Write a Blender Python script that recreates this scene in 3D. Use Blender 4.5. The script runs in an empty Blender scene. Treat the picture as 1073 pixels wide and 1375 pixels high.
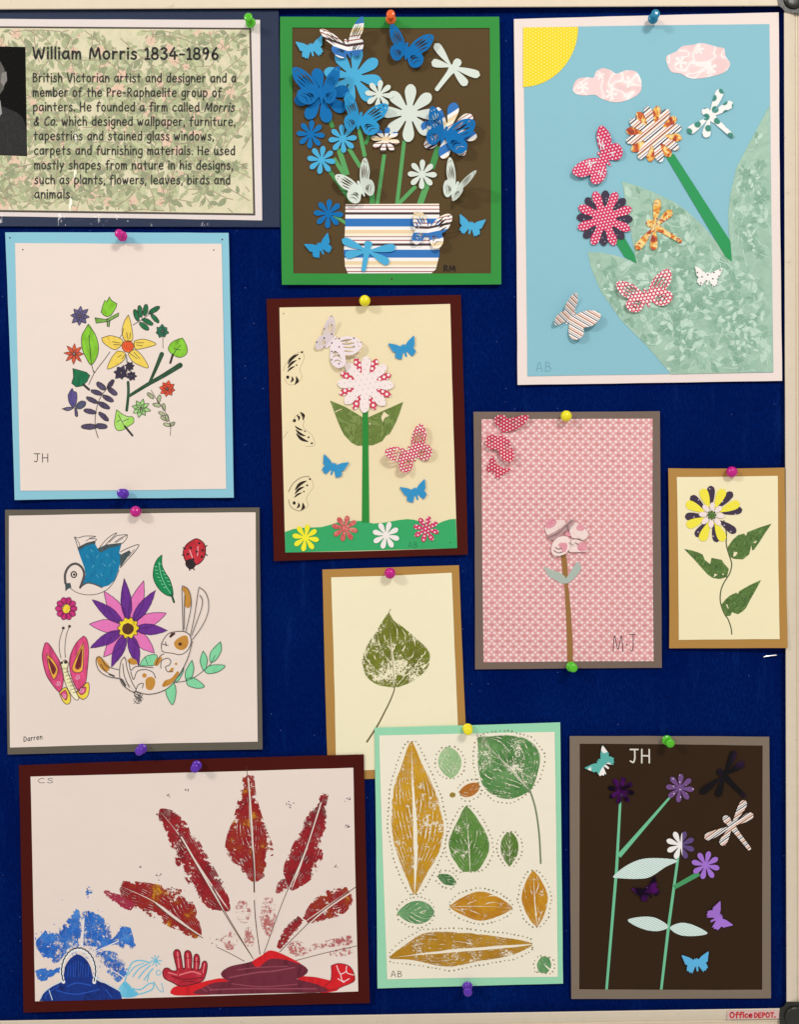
import bpy, bmesh, math, random
from mathutils import Vector, geometry

random.seed(7)
scene = bpy.context.scene
S = 0.0009                 # metres per photo pixel on the board
CX, CY = 536.5, 687.5      # centre of the view on the board
Z0 = 1.45                  # height of that centre above the floor
D = 1.0                    # camera to board

# ------------------------------------------------------------------ camera, world, lamps, exposure
cam_d = bpy.data.cameras.new('camera')
cam = bpy.data.objects.new('camera', cam_d)
scene.collection.objects.link(cam)
cam.location = (0, -D, Z0)
cam.rotation_euler = (math.radians(90), 0, 0)
cam_d.sensor_fit = 'VERTICAL'
cam_d.angle = 2 * math.atan(687.5 * S / D)
cam_d.clip_start = 0.01
cam_d.clip_end = 50
scene.camera = cam

world = bpy.data.worlds.new('World')
scene.world = world
world.use_nodes = True
bg = world.node_tree.nodes['Background']
bg.inputs[0].default_value = (1.0, 0.95, 0.90, 1)
bg.inputs[1].default_value = 0.50


def lamp(name, loc, size, power, col, target):
    l = bpy.data.lights.new(name, 'AREA')
    l.shape = 'RECTANGLE'
    l.size, l.size_y = size
    l.energy = power
    l.color = col
    o = bpy.data.objects.new(name, l)
    scene.collection.objects.link(o)
    o.location = loc
    o.rotation_euler = (Vector(target) - Vector(loc)).to_track_quat('-Z', 'Y').to_euler()
    return o


# two ceiling panels of the room
lamp('ceiling_lamp_right', (1.05, -2.45, 3.15), (0.56, 0.42), 40.5, (1.0, 0.93, 0.86), (0, 0, Z0))
lamp('ceiling_lamp_left', (-2.7, -2.45, 3.15), (0.56, 0.42), 49, (1.0, 0.93, 0.86), (0, 0, Z0))

scene.view_settings.view_transform = 'Standard'
scene.view_settings.look = 'None'
scene.view_settings.exposure = 0.0
scene.view_settings.gamma = 1.0
scene.view_settings.use_curve_mapping = False
scene.render.engine = 'CYCLES'
scene.cycles.use_denoising = True
scene.cycles.max_bounces = 6
scene.cycles.transparent_max_bounces = 24


# ------------------------------------------------------------------ materials
def lin(c):
    out = []
    for v in c[:3]:
        v /= 255.0
        out.append(v / 12.92 if v <= 0.04045 else ((v + 0.055) / 1.055) ** 2.4)
    return out


LIGHT = (0.955, 0.895, 0.835)    # what the warm lamps make of a neutral grey


def alb(c):
    return tuple(min(0.92, v / k) for v, k in zip(lin(c), LIGHT)) + (1.0,)


class NT:
    """small helper around a node tree"""
    def __init__(self, name, rough=0.8, spec=0.25):
        self.m = bpy.data.materials.new(name)
        self.m.use_nodes = True
        self.t = self.m.node_tree
        self.b = self.t.nodes['Principled BSDF']
        self.b.inputs['Roughness'].default_value = rough
        self.b.inputs['Specular IOR Level'].default_value = spec
        self._c = None

    def n(self, kind, **kw):
        x = self.t.nodes.new(kind)
        for k, v in kw.items():
            setattr(x, k, v)
        return x

    def link(self, a, b):
        self.t.links.new(a, b)

    def put(self, sock, v):
        if hasattr(v, 'is_output'):
            self.link(v, sock)
        else:
            sock.default_value = v

    def co(self, what='Object'):
        if self._c is None:
            self._c = self.n('ShaderNodeTexCoord')
        return self._c.outputs[what]

    def math(self, op, a, b=0.0, c=None, clamp=False):
        x = self.n('ShaderNodeMath', operation=op)
        x.use_clamp = clamp
        self.put(x.inputs[0], a)
        self.put(x.inputs[1], b)
        if c is not None:
            self.put(x.inputs[2], c)
        return x.outputs[0]

    def noise(self, scale, detail=3, rough=0.55, vec=None, dist=0.0):
        x = self.n('ShaderNodeTexNoise')
        x.inputs['Scale'].default_value = scale
        x.inputs['Detail'].default_value = detail
        x.inputs['Roughness'].default_value = rough
        x.inputs['Distortion'].default_value = dist
        self.link(vec if vec is not None else self.co(), x.inputs['Vector'])
        return x.outputs['Fac']

    def mix(self, f, a, b):
        x = self.n('ShaderNodeMix', data_type='RGBA')
        self.put(x.inputs[0], f)
        self.put(x.inputs[6], a)
        self.put(x.inputs[7], b)
        return x.outputs[2]

    def ramp(self, fac, stops, interp='LINEAR'):
        x = self.n('ShaderNodeValToRGB')
        r = x.color_ramp
        r.interpolation = interp
        while len(r.elements) > 1:
            r.elements.remove(r.elements[-1])
        r.elements[0].position = stops[0][0]
        r.elements[0].color = stops[0][1]
        for p, c in stops[1:]:
            e = r.elements.new(p)
            e.color = c
        self.link(fac, x.inputs[0])
        return x.outputs[0]

    def smooth(self, v, lo, hi):
        x = self.n('ShaderNodeMapRange', interpolation_type='SMOOTHSTEP')
        self.put(x.inputs[0], v)
        x.inputs[1].default_value = lo
        x.inputs[2].default_value = hi
        x.inputs[3].default_value = 0.0
        x.inputs[4].default_value = 1.0
        return x.outputs[0]

    def xz(self, rot=0.0):
        """object x and z in photo pixels, turned by rot degrees"""
        s = self.n('ShaderNodeSeparateXYZ')
        self.link(self.co(), s.inputs[0])
        x = self.math('MULTIPLY', s.outputs[0], 1 / S)
        z = self.math('MULTIPLY', s.outputs[2], 1 / S)
        if rot:
            c, n = math.cos(math.radians(rot)), math.sin(math.radians(rot))
            xa = self.math('ADD', self.math('MULTIPLY', x, c), self.math('MULTIPLY', z, n))
            za = self.math('SUBTRACT', self.math('MULTIPLY', z, c), self.math('MULTIPLY', x, n))
            return xa, za
        return x, z

    def bump(self, h, dist, strength=1.0):
        x = self.n('ShaderNodeBump')
        x.inputs['Strength'].default_value = strength
        x.inputs['Distance'].default_value = dist
        self.put(x.inputs['Height'], h)
        self.link(x.outputs[0], self.b.inputs['Normal'])

    def paper_skin(self, col, var=0.05, grain=1.0):
        """faint mottling of a sheet plus its tooth and slow waviness"""
        n1 = self.noise(700, 4, 0.7)
        n2 = self.noise(9, 2)
        f = self.math('MULTIPLY_ADD', n1, var, 1 - var * 0.5)
        f2 = self.math('MULTIPLY_ADD', n2, var, 1 - var * 0.5)
        g = self.math('MULTIPLY', f, f2)
        x = self.n('ShaderNodeMix', data_type='RGBA', blend_type='MULTIPLY')
        x.inputs[0].default_value = 1.0
        self.put(x.inputs[6], col)
        cb = self.n('ShaderNodeCombineColor')
        for i in range(3):
            self.link(g, cb.inputs[i])
        self.link(cb.outputs[0], x.inputs[7])
        self.link(x.outputs[2], self.b.inputs['Base Color'])
        h = self.math('ADD', self.math('MULTIPLY', n1, 0.06 * grain), self.math('MULTIPLY', self.noise(16, 2), 1.0))
        self.bump(h, 0.0017)


_cache = {}


def paper(c, rough=0.8, spec=0.25, var=0.06, grain=1.0):
    key = ('paper', c, rough, spec, var)
    if key not in _cache:
        t = NT('paper', rough, spec)
        t.paper_skin(alb(c), var, grain)
        _cache[key] = t.m
    return _cache[key]


def ink(c, rough=0.7):
    key = ('ink', c)
    if key not in _cache:
        t = NT('ink', rough, 0.2)
        n = t.noise(420, 3, 0.7)
        a = alb(c)
        b = tuple(min(0.9, v * 1.18 + 0.012) for v in a[:3]) + (1,)
        t.link(t.mix(t.smooth(n, 0.3, 0.75), a, b), t.b.inputs['Base Color'])
        _cache[key] = t.m
    return _cache[key]


def marker(c, c2=None, rough=0.65, scale=170):
    """felt pen or paint fill: streaky, uneven"""
    key = ('marker', c, c2, scale)
    if key not in _cache:
        t = NT('marker_fill', rough, 0.25)
        m = t.n('ShaderNodeMapping')
        m.inputs['Scale'].default_value = (1, 1, 0.35)
        m.inputs['Rotation'].default_value = (0, 0.5, 0)
        t.link(t.co(), m.inputs[0])
        n = t.noise(scale, 5, 0.65, m.outputs[0], 0.6)
        a = alb(c)
        if c2 is None:
            b = tuple(v * 0.62 for v in a[:3]) + (1,)
            d = tuple(min(0.9, v * 1.3 + 0.015) for v in a[:3]) + (1,)
        else:
            b, d = alb(c2), a
        t.link(t.ramp(n, [(0.3, b), (0.5, a), (0.72, d)]), t.b.inputs['Base Color'])
        _cache[key] = t.m
    return _cache[key]


def dots(bgc, dc, pitch=5.0, r=0.28, rot=20, warp=0.0, third=None):
    """printed polka dots on card"""
    key = ('dots', bgc, dc, pitch, r, rot, third)
    if key not in _cache:
        t = NT('dotted_paper', 0.6, 0.3)
        x, z = t.xz(rot)
        u = t.math('DIVIDE', x, pitch)
        v = t.math('DIVIDE', z, pitch * 0.866)
        row = t.math('FLOOR', v)
        off = t.math('MULTIPLY', t.math('PINGPONG', row, 1.0), 0.5)
        fu = t.math('SUBTRACT', t.math('FRACT', t.math('ADD', u, off)), 0.5)
        fv = t.math('MULTIPLY', t.math('SUBTRACT', t.math('FRACT', v), 0.5), 0.866)
        d = t.math('SQRT', t.math('ADD', t.math('MULTIPLY', fu, fu), t.math('MULTIPLY', fv, fv)))
        f = t.smooth(d, r + 0.05, r - 0.05)
        base = alb(bgc)
        if third:
            base = t.mix(t.smooth(t.noise(200, 2), 0.52, 0.6), base, alb(third))
        t.paper_skin(t.mix(f, base, alb(dc)), 0.06)
        _cache[key] = t.m
    return _cache[key]


STRIPES = [(0.0, (70, 45, 45)), (0.075, (248, 240, 230)), (0.20, (38, 110, 178)), (0.46, (248, 240, 230)),
           (0.57, (232, 205, 160)), (0.68, (245, 230, 205)), (0.77, (150, 75, 70)), (0.80, (248, 238, 228)),
           (0.885, (165, 85, 78)), (0.92, (248, 240, 230))]
STRIPES_WARM = [(0.0, (38, 30, 40)), (0.11, (246, 234, 226)), (0.30, (206, 120, 70)), (0.38, (240, 226, 216)),
                (0.50, (122, 42, 40)), (0.60, (238, 200, 160)), (0.68, (246, 232, 222)), (0.80, (120, 116, 134)), (0.88, (246, 236, 228))]


def stripes(table=None, period=41.8, rot=0.0, phase=0.0):
    table = table or STRIPES
    key = ('stripes', id(table), period, rot, phase)
    if key not in _cache:
        t = NT('striped_paper', 0.6, 0.3)
        x, z = t.xz(rot)
        f = t.math('FRACT', t.math('ADD', t.math('DIVIDE', t.math('MULTIPLY', z, -1.0), period), phase))
        t.paper_skin(t.ramp(f, [(p, alb(c)) for p, c in table], 'CONSTANT'), 0.05)
        _cache[key] = t.m
    return _cache[key]


def mottled(stops, scale=130, rough=0.6, detail=2, dist=1.5):
    key = ('mott', tuple(stops), scale)
    if key not in _cache:
        t = NT('patterned_paper', rough, 0.3)
        n = t.noise(scale, detail, 0.55, None, dist)
        t.paper_skin(t.ramp(n, [(p, alb(c)) for p, c in stops]), 0.06)
        _cache[key] = t.m
    return _cache[key]


def print_mat(cols, rag=0.25, gap=0.30, veins=9.0, rib=0.05, slant=0.55, seed=0.0, grit=330, rough=0.6, vein_w=0.10):
    """block print of a leaf or feather: inked patches, bare veins, ragged rim (the paper shows through)"""
    key = ('print', tuple(cols), rag, gap, veins, rib, slant, seed, grit)
    if key in _cache:
        return _cache[key]
    t = NT('leaf_print', rough, 0.3)
    s = t.n('ShaderNodeSeparateXYZ')
    t.link(t.co('UV'), s.inputs[0])
    u = s.outputs[0]
    v = t.math('MULTIPLY', t.math('SUBTRACT', s.outputs[1], 0.5), 2.0)
    mp = t.n('ShaderNodeMapping')
    mp.inputs['Location'].default_value = (seed, seed * 0.37, -seed * 0.61)
    t.link(t.co(), mp.inputs[0])
    fine = t.noise(grit, 5, 0.75, mp.outputs[0])
    mid = t.noise(75, 4, 0.6, mp.outputs[0])
    big = t.noise(28, 2, 0.5, mp.outputs[0])
    av = t.math('ABSOLUTE', t.math('ADD', v, t.math('MULTIPLY', t.math('SUBTRACT', big, 0.5), 0.10)))
    # solid amount: patches minus grit
    solid = t.math('ADD', t.math('MULTIPLY', mid, 0.6), t.math('MULTIPLY', big, 0.4))
    solid = t.math('ADD', solid, t.math('MULTIPLY', t.math('SUBTRACT', fine, 0.5), 0.9))
    solid = t.smooth(solid, gap - 0.03, gap + 0.12)
    # side veins
    ph = t.math('SUBTRACT', t.math('MULTIPLY', u, veins), t.math('MULTIPLY', av, veins * slant))
    ph = t.math('ADD', ph, t.math('MULTIPLY', t.math('SUBTRACT', mid, 0.5), 0.8))
    fr = t.math('ABSOLUTE', t.math('SUBTRACT', t.math('FRACT', ph), 0.5))
    vein_keep = t.smooth(t.math('ADD', fr, t.math('MULTIPLY', t.math('SUBTRACT', t.noise(90, 3, 0.6, mp.outputs[0]), 0.42), 0.55)), vein_w * 0.55, vein_w)
    # midrib
    ribw = t.math('MULTIPLY', t.math('SUBTRACT', 1.15, u), rib)
    rk = t.math('SUBTRACT', t.math('ADD', av, t.math('MULTIPLY', t.math('SUBTRACT', fine, 0.5), 0.05)), ribw)
    rib_keep = t.smooth(rk, -0.01, 0.02)
    # rim
    ends = t.math('SUBTRACT', 1.0, t.math('MULTIPLY', t.math('MINIMUM', u, t.math('SUBTRACT', 1.0, u)), 14.0))
    rim = t.math('ADD', t.math('MAXIMUM', t.math('ABSOLUTE', v), t.math('MULTIPLY', ends, min(1.0, rag * 4))), t.math('MULTIPLY', t.math('SUBTRACT', t.math('ADD', t.math('MULTIPLY', mid, 0.55), t.math('MULTIPLY', fine, 0.45)), 0.5), rag * 4))
    if rag > 0.4:
        lobe = t.math('SUBTRACT', t.noise(52, 2, 0.5, mp.outputs[0], 0.8), 0.44)
        rim = t.math('ADD', rim, t.math('MULTIPLY', lobe, 1.5))
    rim_keep = t.smooth(rim, 1.0, 0.93)
    a = t.math('MULTIPLY', t.math('MULTIPLY', solid, vein_keep), t.math('MULTIPLY', rib_keep, rim_keep))
    k = len(cols)
    colnoise = t.math('ADD', t.math('MULTIPLY', t.noise(45, 4, 0.65, mp.outputs[0]), 0.75), t.math('MULTIPLY', fine, 0.25))
    t.link(t.ramp(colnoise, [(0.34 + 0.32 * i / max(1, k - 1), alb(c)) for i, c in enumerate(cols)]), t.b.inputs['Base Color'])
    t.link(a, t.b.inputs['Alpha'])
    _cache[key] = t.m
    return t.m


def wave_paper():
    """pink sheet with rows of small white blobs, smaller ones between the rows and dusky dashes"""
    t = NT('pink_dotted_paper', 0.7, 0.25)
    x, z = t.xz(-0.3)
    p = 7.35
    u = t.math('DIVIDE', x, p)
    v = t.math('DIVIDE', z, p)

    def disc(uu, vv, r, sy=1.0, soft=0.06):
        a = t.math('SUBTRACT', t.math('FRACT', uu), 0.5)
        b = t.math('DIVIDE', t.math('SUBTRACT', t.math('FRACT', vv), 0.5), sy)
        d = t.math('SQRT', t.math('ADD', t.math('MULTIPLY', a, a), t.math('MULTIPLY', b, b)))
        return t.smooth(d, r + soft, r - soft)
    jit = t.math('MULTIPLY', t.math('SUBTRACT', t.noise(160, 1), 0.5), 0.25)
    big = disc(t.math('ADD', u, jit), v, 0.24, 0.95, 0.12)
    row = t.math('FLOOR', t.math('ADD', v, 0.5))
    sh = t.math('MULTIPLY', t.math('PINGPONG', row, 1.0), 0.5)
    u2 = t.math('ADD', t.math('MULTIPLY', u, 0.5), sh)
    a = t.math('MULTIPLY', t.math('SUBTRACT', t.math('FRACT', u2), 0.5), 2.0)
    b = t.math('SUBTRACT', t.math('FRACT', t.math('ADD', v, 0.5)), 0.5)
    d = t.math('SQRT', t.math('ADD', t.math('MULTIPLY', a, a), t.math('MULTIPLY', b, b)))
    small = t.math('MULTIPLY', t.smooth(d, 0.32, 0.10), 0.85)
    dash = t.math('MULTIPLY', t.smooth(t.math('ABSOLUTE', b), 0.30, 0.08), t.smooth(t.math('ABSOLUTE', a), 0.45, 0.80))
    base = t.mix(t.math('MULTIPLY', dash, 0.9), alb((222, 158, 156)), alb((200, 138, 136)))
    wash = t.smooth(t.noise(14, 2), 0.35, 0.7)
    base = t.mix(t.math('MULTIPLY', wash, 0.35), base, alb((230, 160, 158)))
    col = t.mix(t.math('MAXIMUM', big, small), base, alb((250, 220, 213)))
    t.paper_skin(col, 0.05)
    return t.m


def felt_mat():
    t = NT('blue_felt', 1.0, 0.02)
    n = t.noise(900, 4, 0.75)
    m = t.n('ShaderNodeMapping')
    m.inputs['Scale'].default_value = (1.0, 1.0, 0.25)
    m.inputs['Rotation'].default_value = (0, 0.7, 0)
    t.link(t.co(), m.inputs[0])
    f = t.noise(650, 3, 0.7, m.outputs[0])
    g = t.math('ADD', t.math('MULTIPLY', n, 0.5), t.math('MULTIPLY', f, 0.5))
    b = t.noise(7, 3)
    g = t.math('ADD', g, t.math('MULTIPLY', t.math('SUBTRACT', b, 0.5), 0.25))
    base = t.ramp(g, [(0.3, alb((0, 8, 54))), (0.52, alb((0, 22, 82))), (0.75, alb((10, 46, 114)))])
    vo = t.n('ShaderNodeTexVoronoi')
    vo.inputs['Scale'].default_value = 95
    t.link(t.co(), vo.inputs['Vector'])
    keep = t.n('ShaderNodeSeparateColor')
    t.link(vo.outputs['Color'], keep.inputs[0])
    lint = t.math('MULTIPLY', t.smooth(vo.outputs['Distance'], 0.10, 0.03), t.math('GREATER_THAN', keep.outputs[0], 0.86))
    hole = t.math('MULTIPLY', t.smooth(vo.outputs['Distance'], 0.09, 0.05), t.math('LESS_THAN', keep.outputs[0], 0.06))
    base = t.mix(t.math('MULTIPLY', lint, 0.30), base, alb((120, 140, 190)))
    base = t.mix(hole, base, alb((0, 4, 20)))
    # paler rubbed streaks
    st = t.n('ShaderNodeMapping')
    st.inputs['Rotation'].default_value = (0, 0.6, 0)
    st.inputs['Scale'].default_value = (1.0, 1.0, 0.15)
    t.link(t.co(), st.inputs[0])
    rub = t.smooth(t.noise(40, 4, 0.7, st.outputs[0]), 0.55, 0.78)
    t.link(t.mix(t.math('MULTIPLY', rub, 0.35), base, alb((22, 52, 118))), t.b.inputs['Base Color'])
    t.bump(g, 0.0012, 0.8)
    t.b.inputs['Sheen Weight'].default_value = 0.0
    return t.m


def plastic(c, rough=0.22, alpha_sub=0.15):
    key = ('plastic', c, rough)
    if key not in _cache:
        t = NT('pin_plastic', rough, 0.5)
        t.b.inputs['Base Color'].default_value = alb(c)
        t.b.inputs['Subsurface Weight'].default_value = alpha_sub
        t.b.inputs['Subsurface Radius'].default_value = (0.003, 0.003, 0.003)
        t.bump(t.noise(300, 2), 0.0002)
        _cache[key] = t.m
    return _cache[key]


def painted_metal(c, rough=0.4):
    t = NT('rail_paint', rough, 0.4)
    n = t.noise(60, 3)
    a = alb(c)
    b = tuple(v * 0.9 for v in a[:3]) + (1,)
    sc = t.smooth(t.noise(85, 5, 0.75), 0.62, 0.70)
    t.link(t.mix(t.math('MULTIPLY', sc, 0.35), t.mix(n, a, b), alb((150, 136, 118))), t.b.inputs['Base Color'])
    t.link(t.math('MULTIPLY_ADD', t.noise(220, 3), 0.25, rough - 0.1), t.b.inputs['Roughness'])
    return t.m


def film_mat():
    m = bpy.data.materials.new('clear_laminate')
    m.use_nodes = True
    t = m.node_tree
    for x in list(t.nodes):
        if x.type != 'OUTPUT_MATERIAL':
            t.nodes.remove(x)
    out = t.nodes[0]
    tr = t.nodes.new('ShaderNodeBsdfTransparent')
    gl = t.nodes.new('ShaderNodeBsdfGlossy')
    gl.inputs['Roughness'].default_value = 0.16
    gl.inputs['Color'].default_value = (1, 1, 1, 1)
    fr = t.nodes.new('ShaderNodeLayerWeight')
    pw = t.nodes.new('ShaderNodeMath')
    pw.operation = 'POWER'
    pw.inputs[1].default_value = 4.0
    t.links.new(fr.outputs['Facing'], pw.inputs[0])
    mu = t.nodes.new('ShaderNodeMath')
    mu.operation = 'MULTIPLY_ADD'
    mu.inputs[1].default_value = 0.6
    mu.inputs[2].default_value = 0.014
    mx = t.nodes.new('ShaderNodeMixShader')
    t.links.new(pw.outputs[0], mu.inputs[0])
    t.links.new(mu.outputs[0], mx.inputs[0])
    t.links.new(tr.outputs[0], mx.inputs[1])
    t.links.new(gl.outputs[0], mx.inputs[2])
    t.links.new(mx.outputs[0], out.inputs[0])
    return m


# ------------------------------------------------------------------ geometry helpers
class Crop:
    """reads coordinates noted in an enlarged view of the picture back into photo pixels"""
    def __init__(self, ox, oy, s):
        self.ox, self.oy, self.s = ox, oy, s

    def __call__(self, *pts):
        return [(self.ox + x / self.s, self.oy + y / self.s) for x, y in pts]

    def p(self, x, y):
        return (self.ox + x / self.s, self.oy + y / self.s)


class Art:
    """one pinned picture: an Empty that parents every sheet, cut-out and drawn mark of it"""
    def __init__(self, name, label, cat, ox, oy, base=0.0, group=None, tilt=(0, 0), curls=()):
        self.ox, self.oy, self.base, self.tilt, self.curls = ox, oy, base, tilt, curls
        e = bpy.data.objects.new(name, None)
        e.empty_display_size = 0.03
        scene.collection.objects.link(e)
        self.loc = Vector(((ox - CX) * S, 0, Z0 - (oy - CY) * S))
        e.location = self.loc
        e['label'] = label
        e['category'] = cat
        if group:
            e['group'] = group
        self.e = e

    def v(self, px, py, d):
        d = d + self.base + self.tilt[0] * (px - self.ox) + self.tilt[1] * (py - self.oy)
        for cx, cy, r, amp in self.curls:
            q = 1 - math.hypot(px - cx, py - cy) / r
            if q > 0:
                d += amp * q * q
        k = 1 - d * 1e-3 / D
        return Vector(((px - CX) * k * S - self.loc.x, -d * 1e-3, -(py - CY) * k * S + Z0 - self.loc.z))


def catmull(pts, closed=False, step=2.5):
    n = len(pts)
    if n < 3 and not closed:
        return list(pts)
    out = []
    rng = range(n if closed else n - 1)
    for i in rng:
        p1, p2 = pts[i], pts[(i + 1) % n]
        p0 = pts[i - 1] if (closed or i > 0) else p1
        p3 = pts[(i + 2) % n] if (closed or i + 2 < n) else p2
        m = max(1, int(math.hypot(p2[0] - p1[0], p2[1] - p1[1]) / step))
        for j in range(m):
            t = j / m
            t2, t3 = t * t, t * t * t
            out.append(tuple(0.5 * (2 * p1[k] + (p2[k] - p0[k]) * t + (2 * p0[k] - 5 * p1[k] + 4 * p2[k] - p3[k]) * t2 +
                                    (3 * p1[k] - p0[k] - 3 * p2[k] + p3[k]) * t3) for k in (0, 1)))
    if not closed:
        out.append(tuple(pts[-1]))
    return out


def link(name, me, parent, mats):
    for m in mats:
        me.materials.append(m)
    o = bpy.data.objects.new(name, me)
    scene.collection.objects.link(o)
    o.parent = parent
    return o


def flat_bm(bm, loops, cell=28.0, mi=0):
    """triangulate loops in photo pixels, cut along a grid so the sheet can bend; returns the new verts"""
    loops = [[Vector((x, y, 0)) for x, y in lp] for lp in loops]
    flat = [p for lp in loops for p in lp]
    sub = bmesh.new()
    vs = [sub.verts.new(p) for p in flat]
    for a, b, c in geometry.tessellate_polygon(loops):
        if a == b or b == c or a == c:
            continue
        try:
            sub.faces.new((vs[a], vs[b], vs[c]))
        except ValueError:
            pass
    if cell:
        for ax in (0, 1):
            lo = min(p[ax] for p in flat)
            hi = max(p[ax] for p in flat)
            k = int((hi - lo) / cell)
            for j in range(1, k + 1):
                co = Vector((0, 0, 0))
                co[ax] = lo + (hi - lo) * j / (k + 1)
                no = Vector((0, 0, 0))
                no[ax] = 1
                bmesh.ops.bisect_plane(sub, geom=sub.verts[:] + sub.edges[:] + sub.faces[:], plane_co=co, plane_no=no, dist=1e-4)
    return sub


def emit(dst, sub, fn, t, mi):
    """copy the flat bmesh into dst through fn(px, py, back) with thin rims"""
    mp = {}
    for v in sub.verts:
        mp[v] = dst.verts.new(fn(v.co.x, v.co.y, 0.0))
    for f in sub.faces:
        a, b, c = [l.vert.co for l in f.loops][:3]
        vs = [mp[l.vert] for l in f.loops]
        s = (b.x - a.x) * (c.y - a.y) - (b.y - a.y) * (c.x - a.x)
        if s > 0:
            vs.reverse()
        nf = dst.faces.new(vs)
        nf.smooth = True
        nf.material_index = mi
    if t:
        fr, bk = {}, {}
        for e in sub.edges:
            if len(e.link_faces) == 1:
                q = []
                for v in e.verts:
                    if v not in fr:
                        fr[v] = dst.verts.new(fn(v.co.x, v.co.y, 0.0))
                        bk[v] = dst.verts.new(fn(v.co.x, v.co.y, -t))
                a, b = e.verts
                nf = dst.faces.new((fr[a], fr[b], bk[b], bk[a]))
                nf.material_index = mi
    sub.free()


def poly(art, name, loops, d, mat, parent=None, t=0.25, lift=None, smooth=False, cell=28.0, label=None):
    """a flat cut-out of card or paper; loops = outline and holes in photo pixels, d = mm in front of the mount"""
    if isinstance(loops[0][0], (int, float)):
        loops = [loops]
    if smooth:
        loops = [catmull(lp, True) for lp in loops]
    if name in ('mount', 'paper_sheet', 'frame_mount', 'backing_card', 'sky_sheet'):
        # hand-cut edges
        cut = []
        for k_, lp in enumerate(loops):
            if len(lp) != 4:
                cut.append(lp)
                continue
            o_ = []
            for p0, p1 in zip(lp, lp[1:] + lp[:1]):
                m_ = max(2, int(math.hypot(p1[0] - p0[0], p1[1] - p0[1]) / 30))
                bow = random.uniform(-0.7, 0.7)
                for j_ in range(m_):
                    t_ = j_ / m_
                    w_ = (random.uniform(-0.16, 0.16) + bow * math.sin(math.pi * t_)) if j_ else 0.0
                    horizontal = abs(p1[0] - p0[0]) > abs(p1[1] - p0[1])
                    o_.append((p0[0] + (p1[0] - p0[0]) * t_ + (0 if horizontal else w_), p0[1] + (p1[1] - p0[1]) * t_ + (w_ if horizontal else 0)))
            cut.append(o_)
        loops = cut
    bm = bmesh.new()
    fn = lambda x, y, b: art.v(x, y, d + b + (lift(x, y) if lift else 0.0))
    emit(bm, flat_bm(bm, loops, cell), fn, t, 0)
    me = bpy.data.meshes.new(name)
    bm.to_mesh(me)
    bm.free()
    o = link(name, me, parent or art.e, [mat])
    if label:
        o['label'] = label
    return o


def fills(art, name, parts, d, parent=None, smooth=True, cell=28.0, label=None):
    """several coloured areas of one drawn motif in one mesh; parts = [(points, material), ...]"""
    bm = bmesh.new()
    mats = []
    for i, (pts, m) in enumerate(parts):
        if m not in mats:
            mats.append(m)
        dd = d + 0.025 * i
        fn = lambda x, y, b, dd=dd: art.v(x, y, dd + b)
        emit(bm, flat_bm(bm, [catmull(pts, True) if smooth else pts], cell), fn, 0, mats.index(m))
    me = bpy.data.meshes.new(name)
    bm.to_mesh(me)
    bm.free()
    o = link(name, me, parent or art.e, mats)
    if label:
        o['label'] = label
    return o


def wob(pts, a):
    return [(x + random.uniform(-a, a), y + random.uniform(-a, a)) for x, y in pts]


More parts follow.
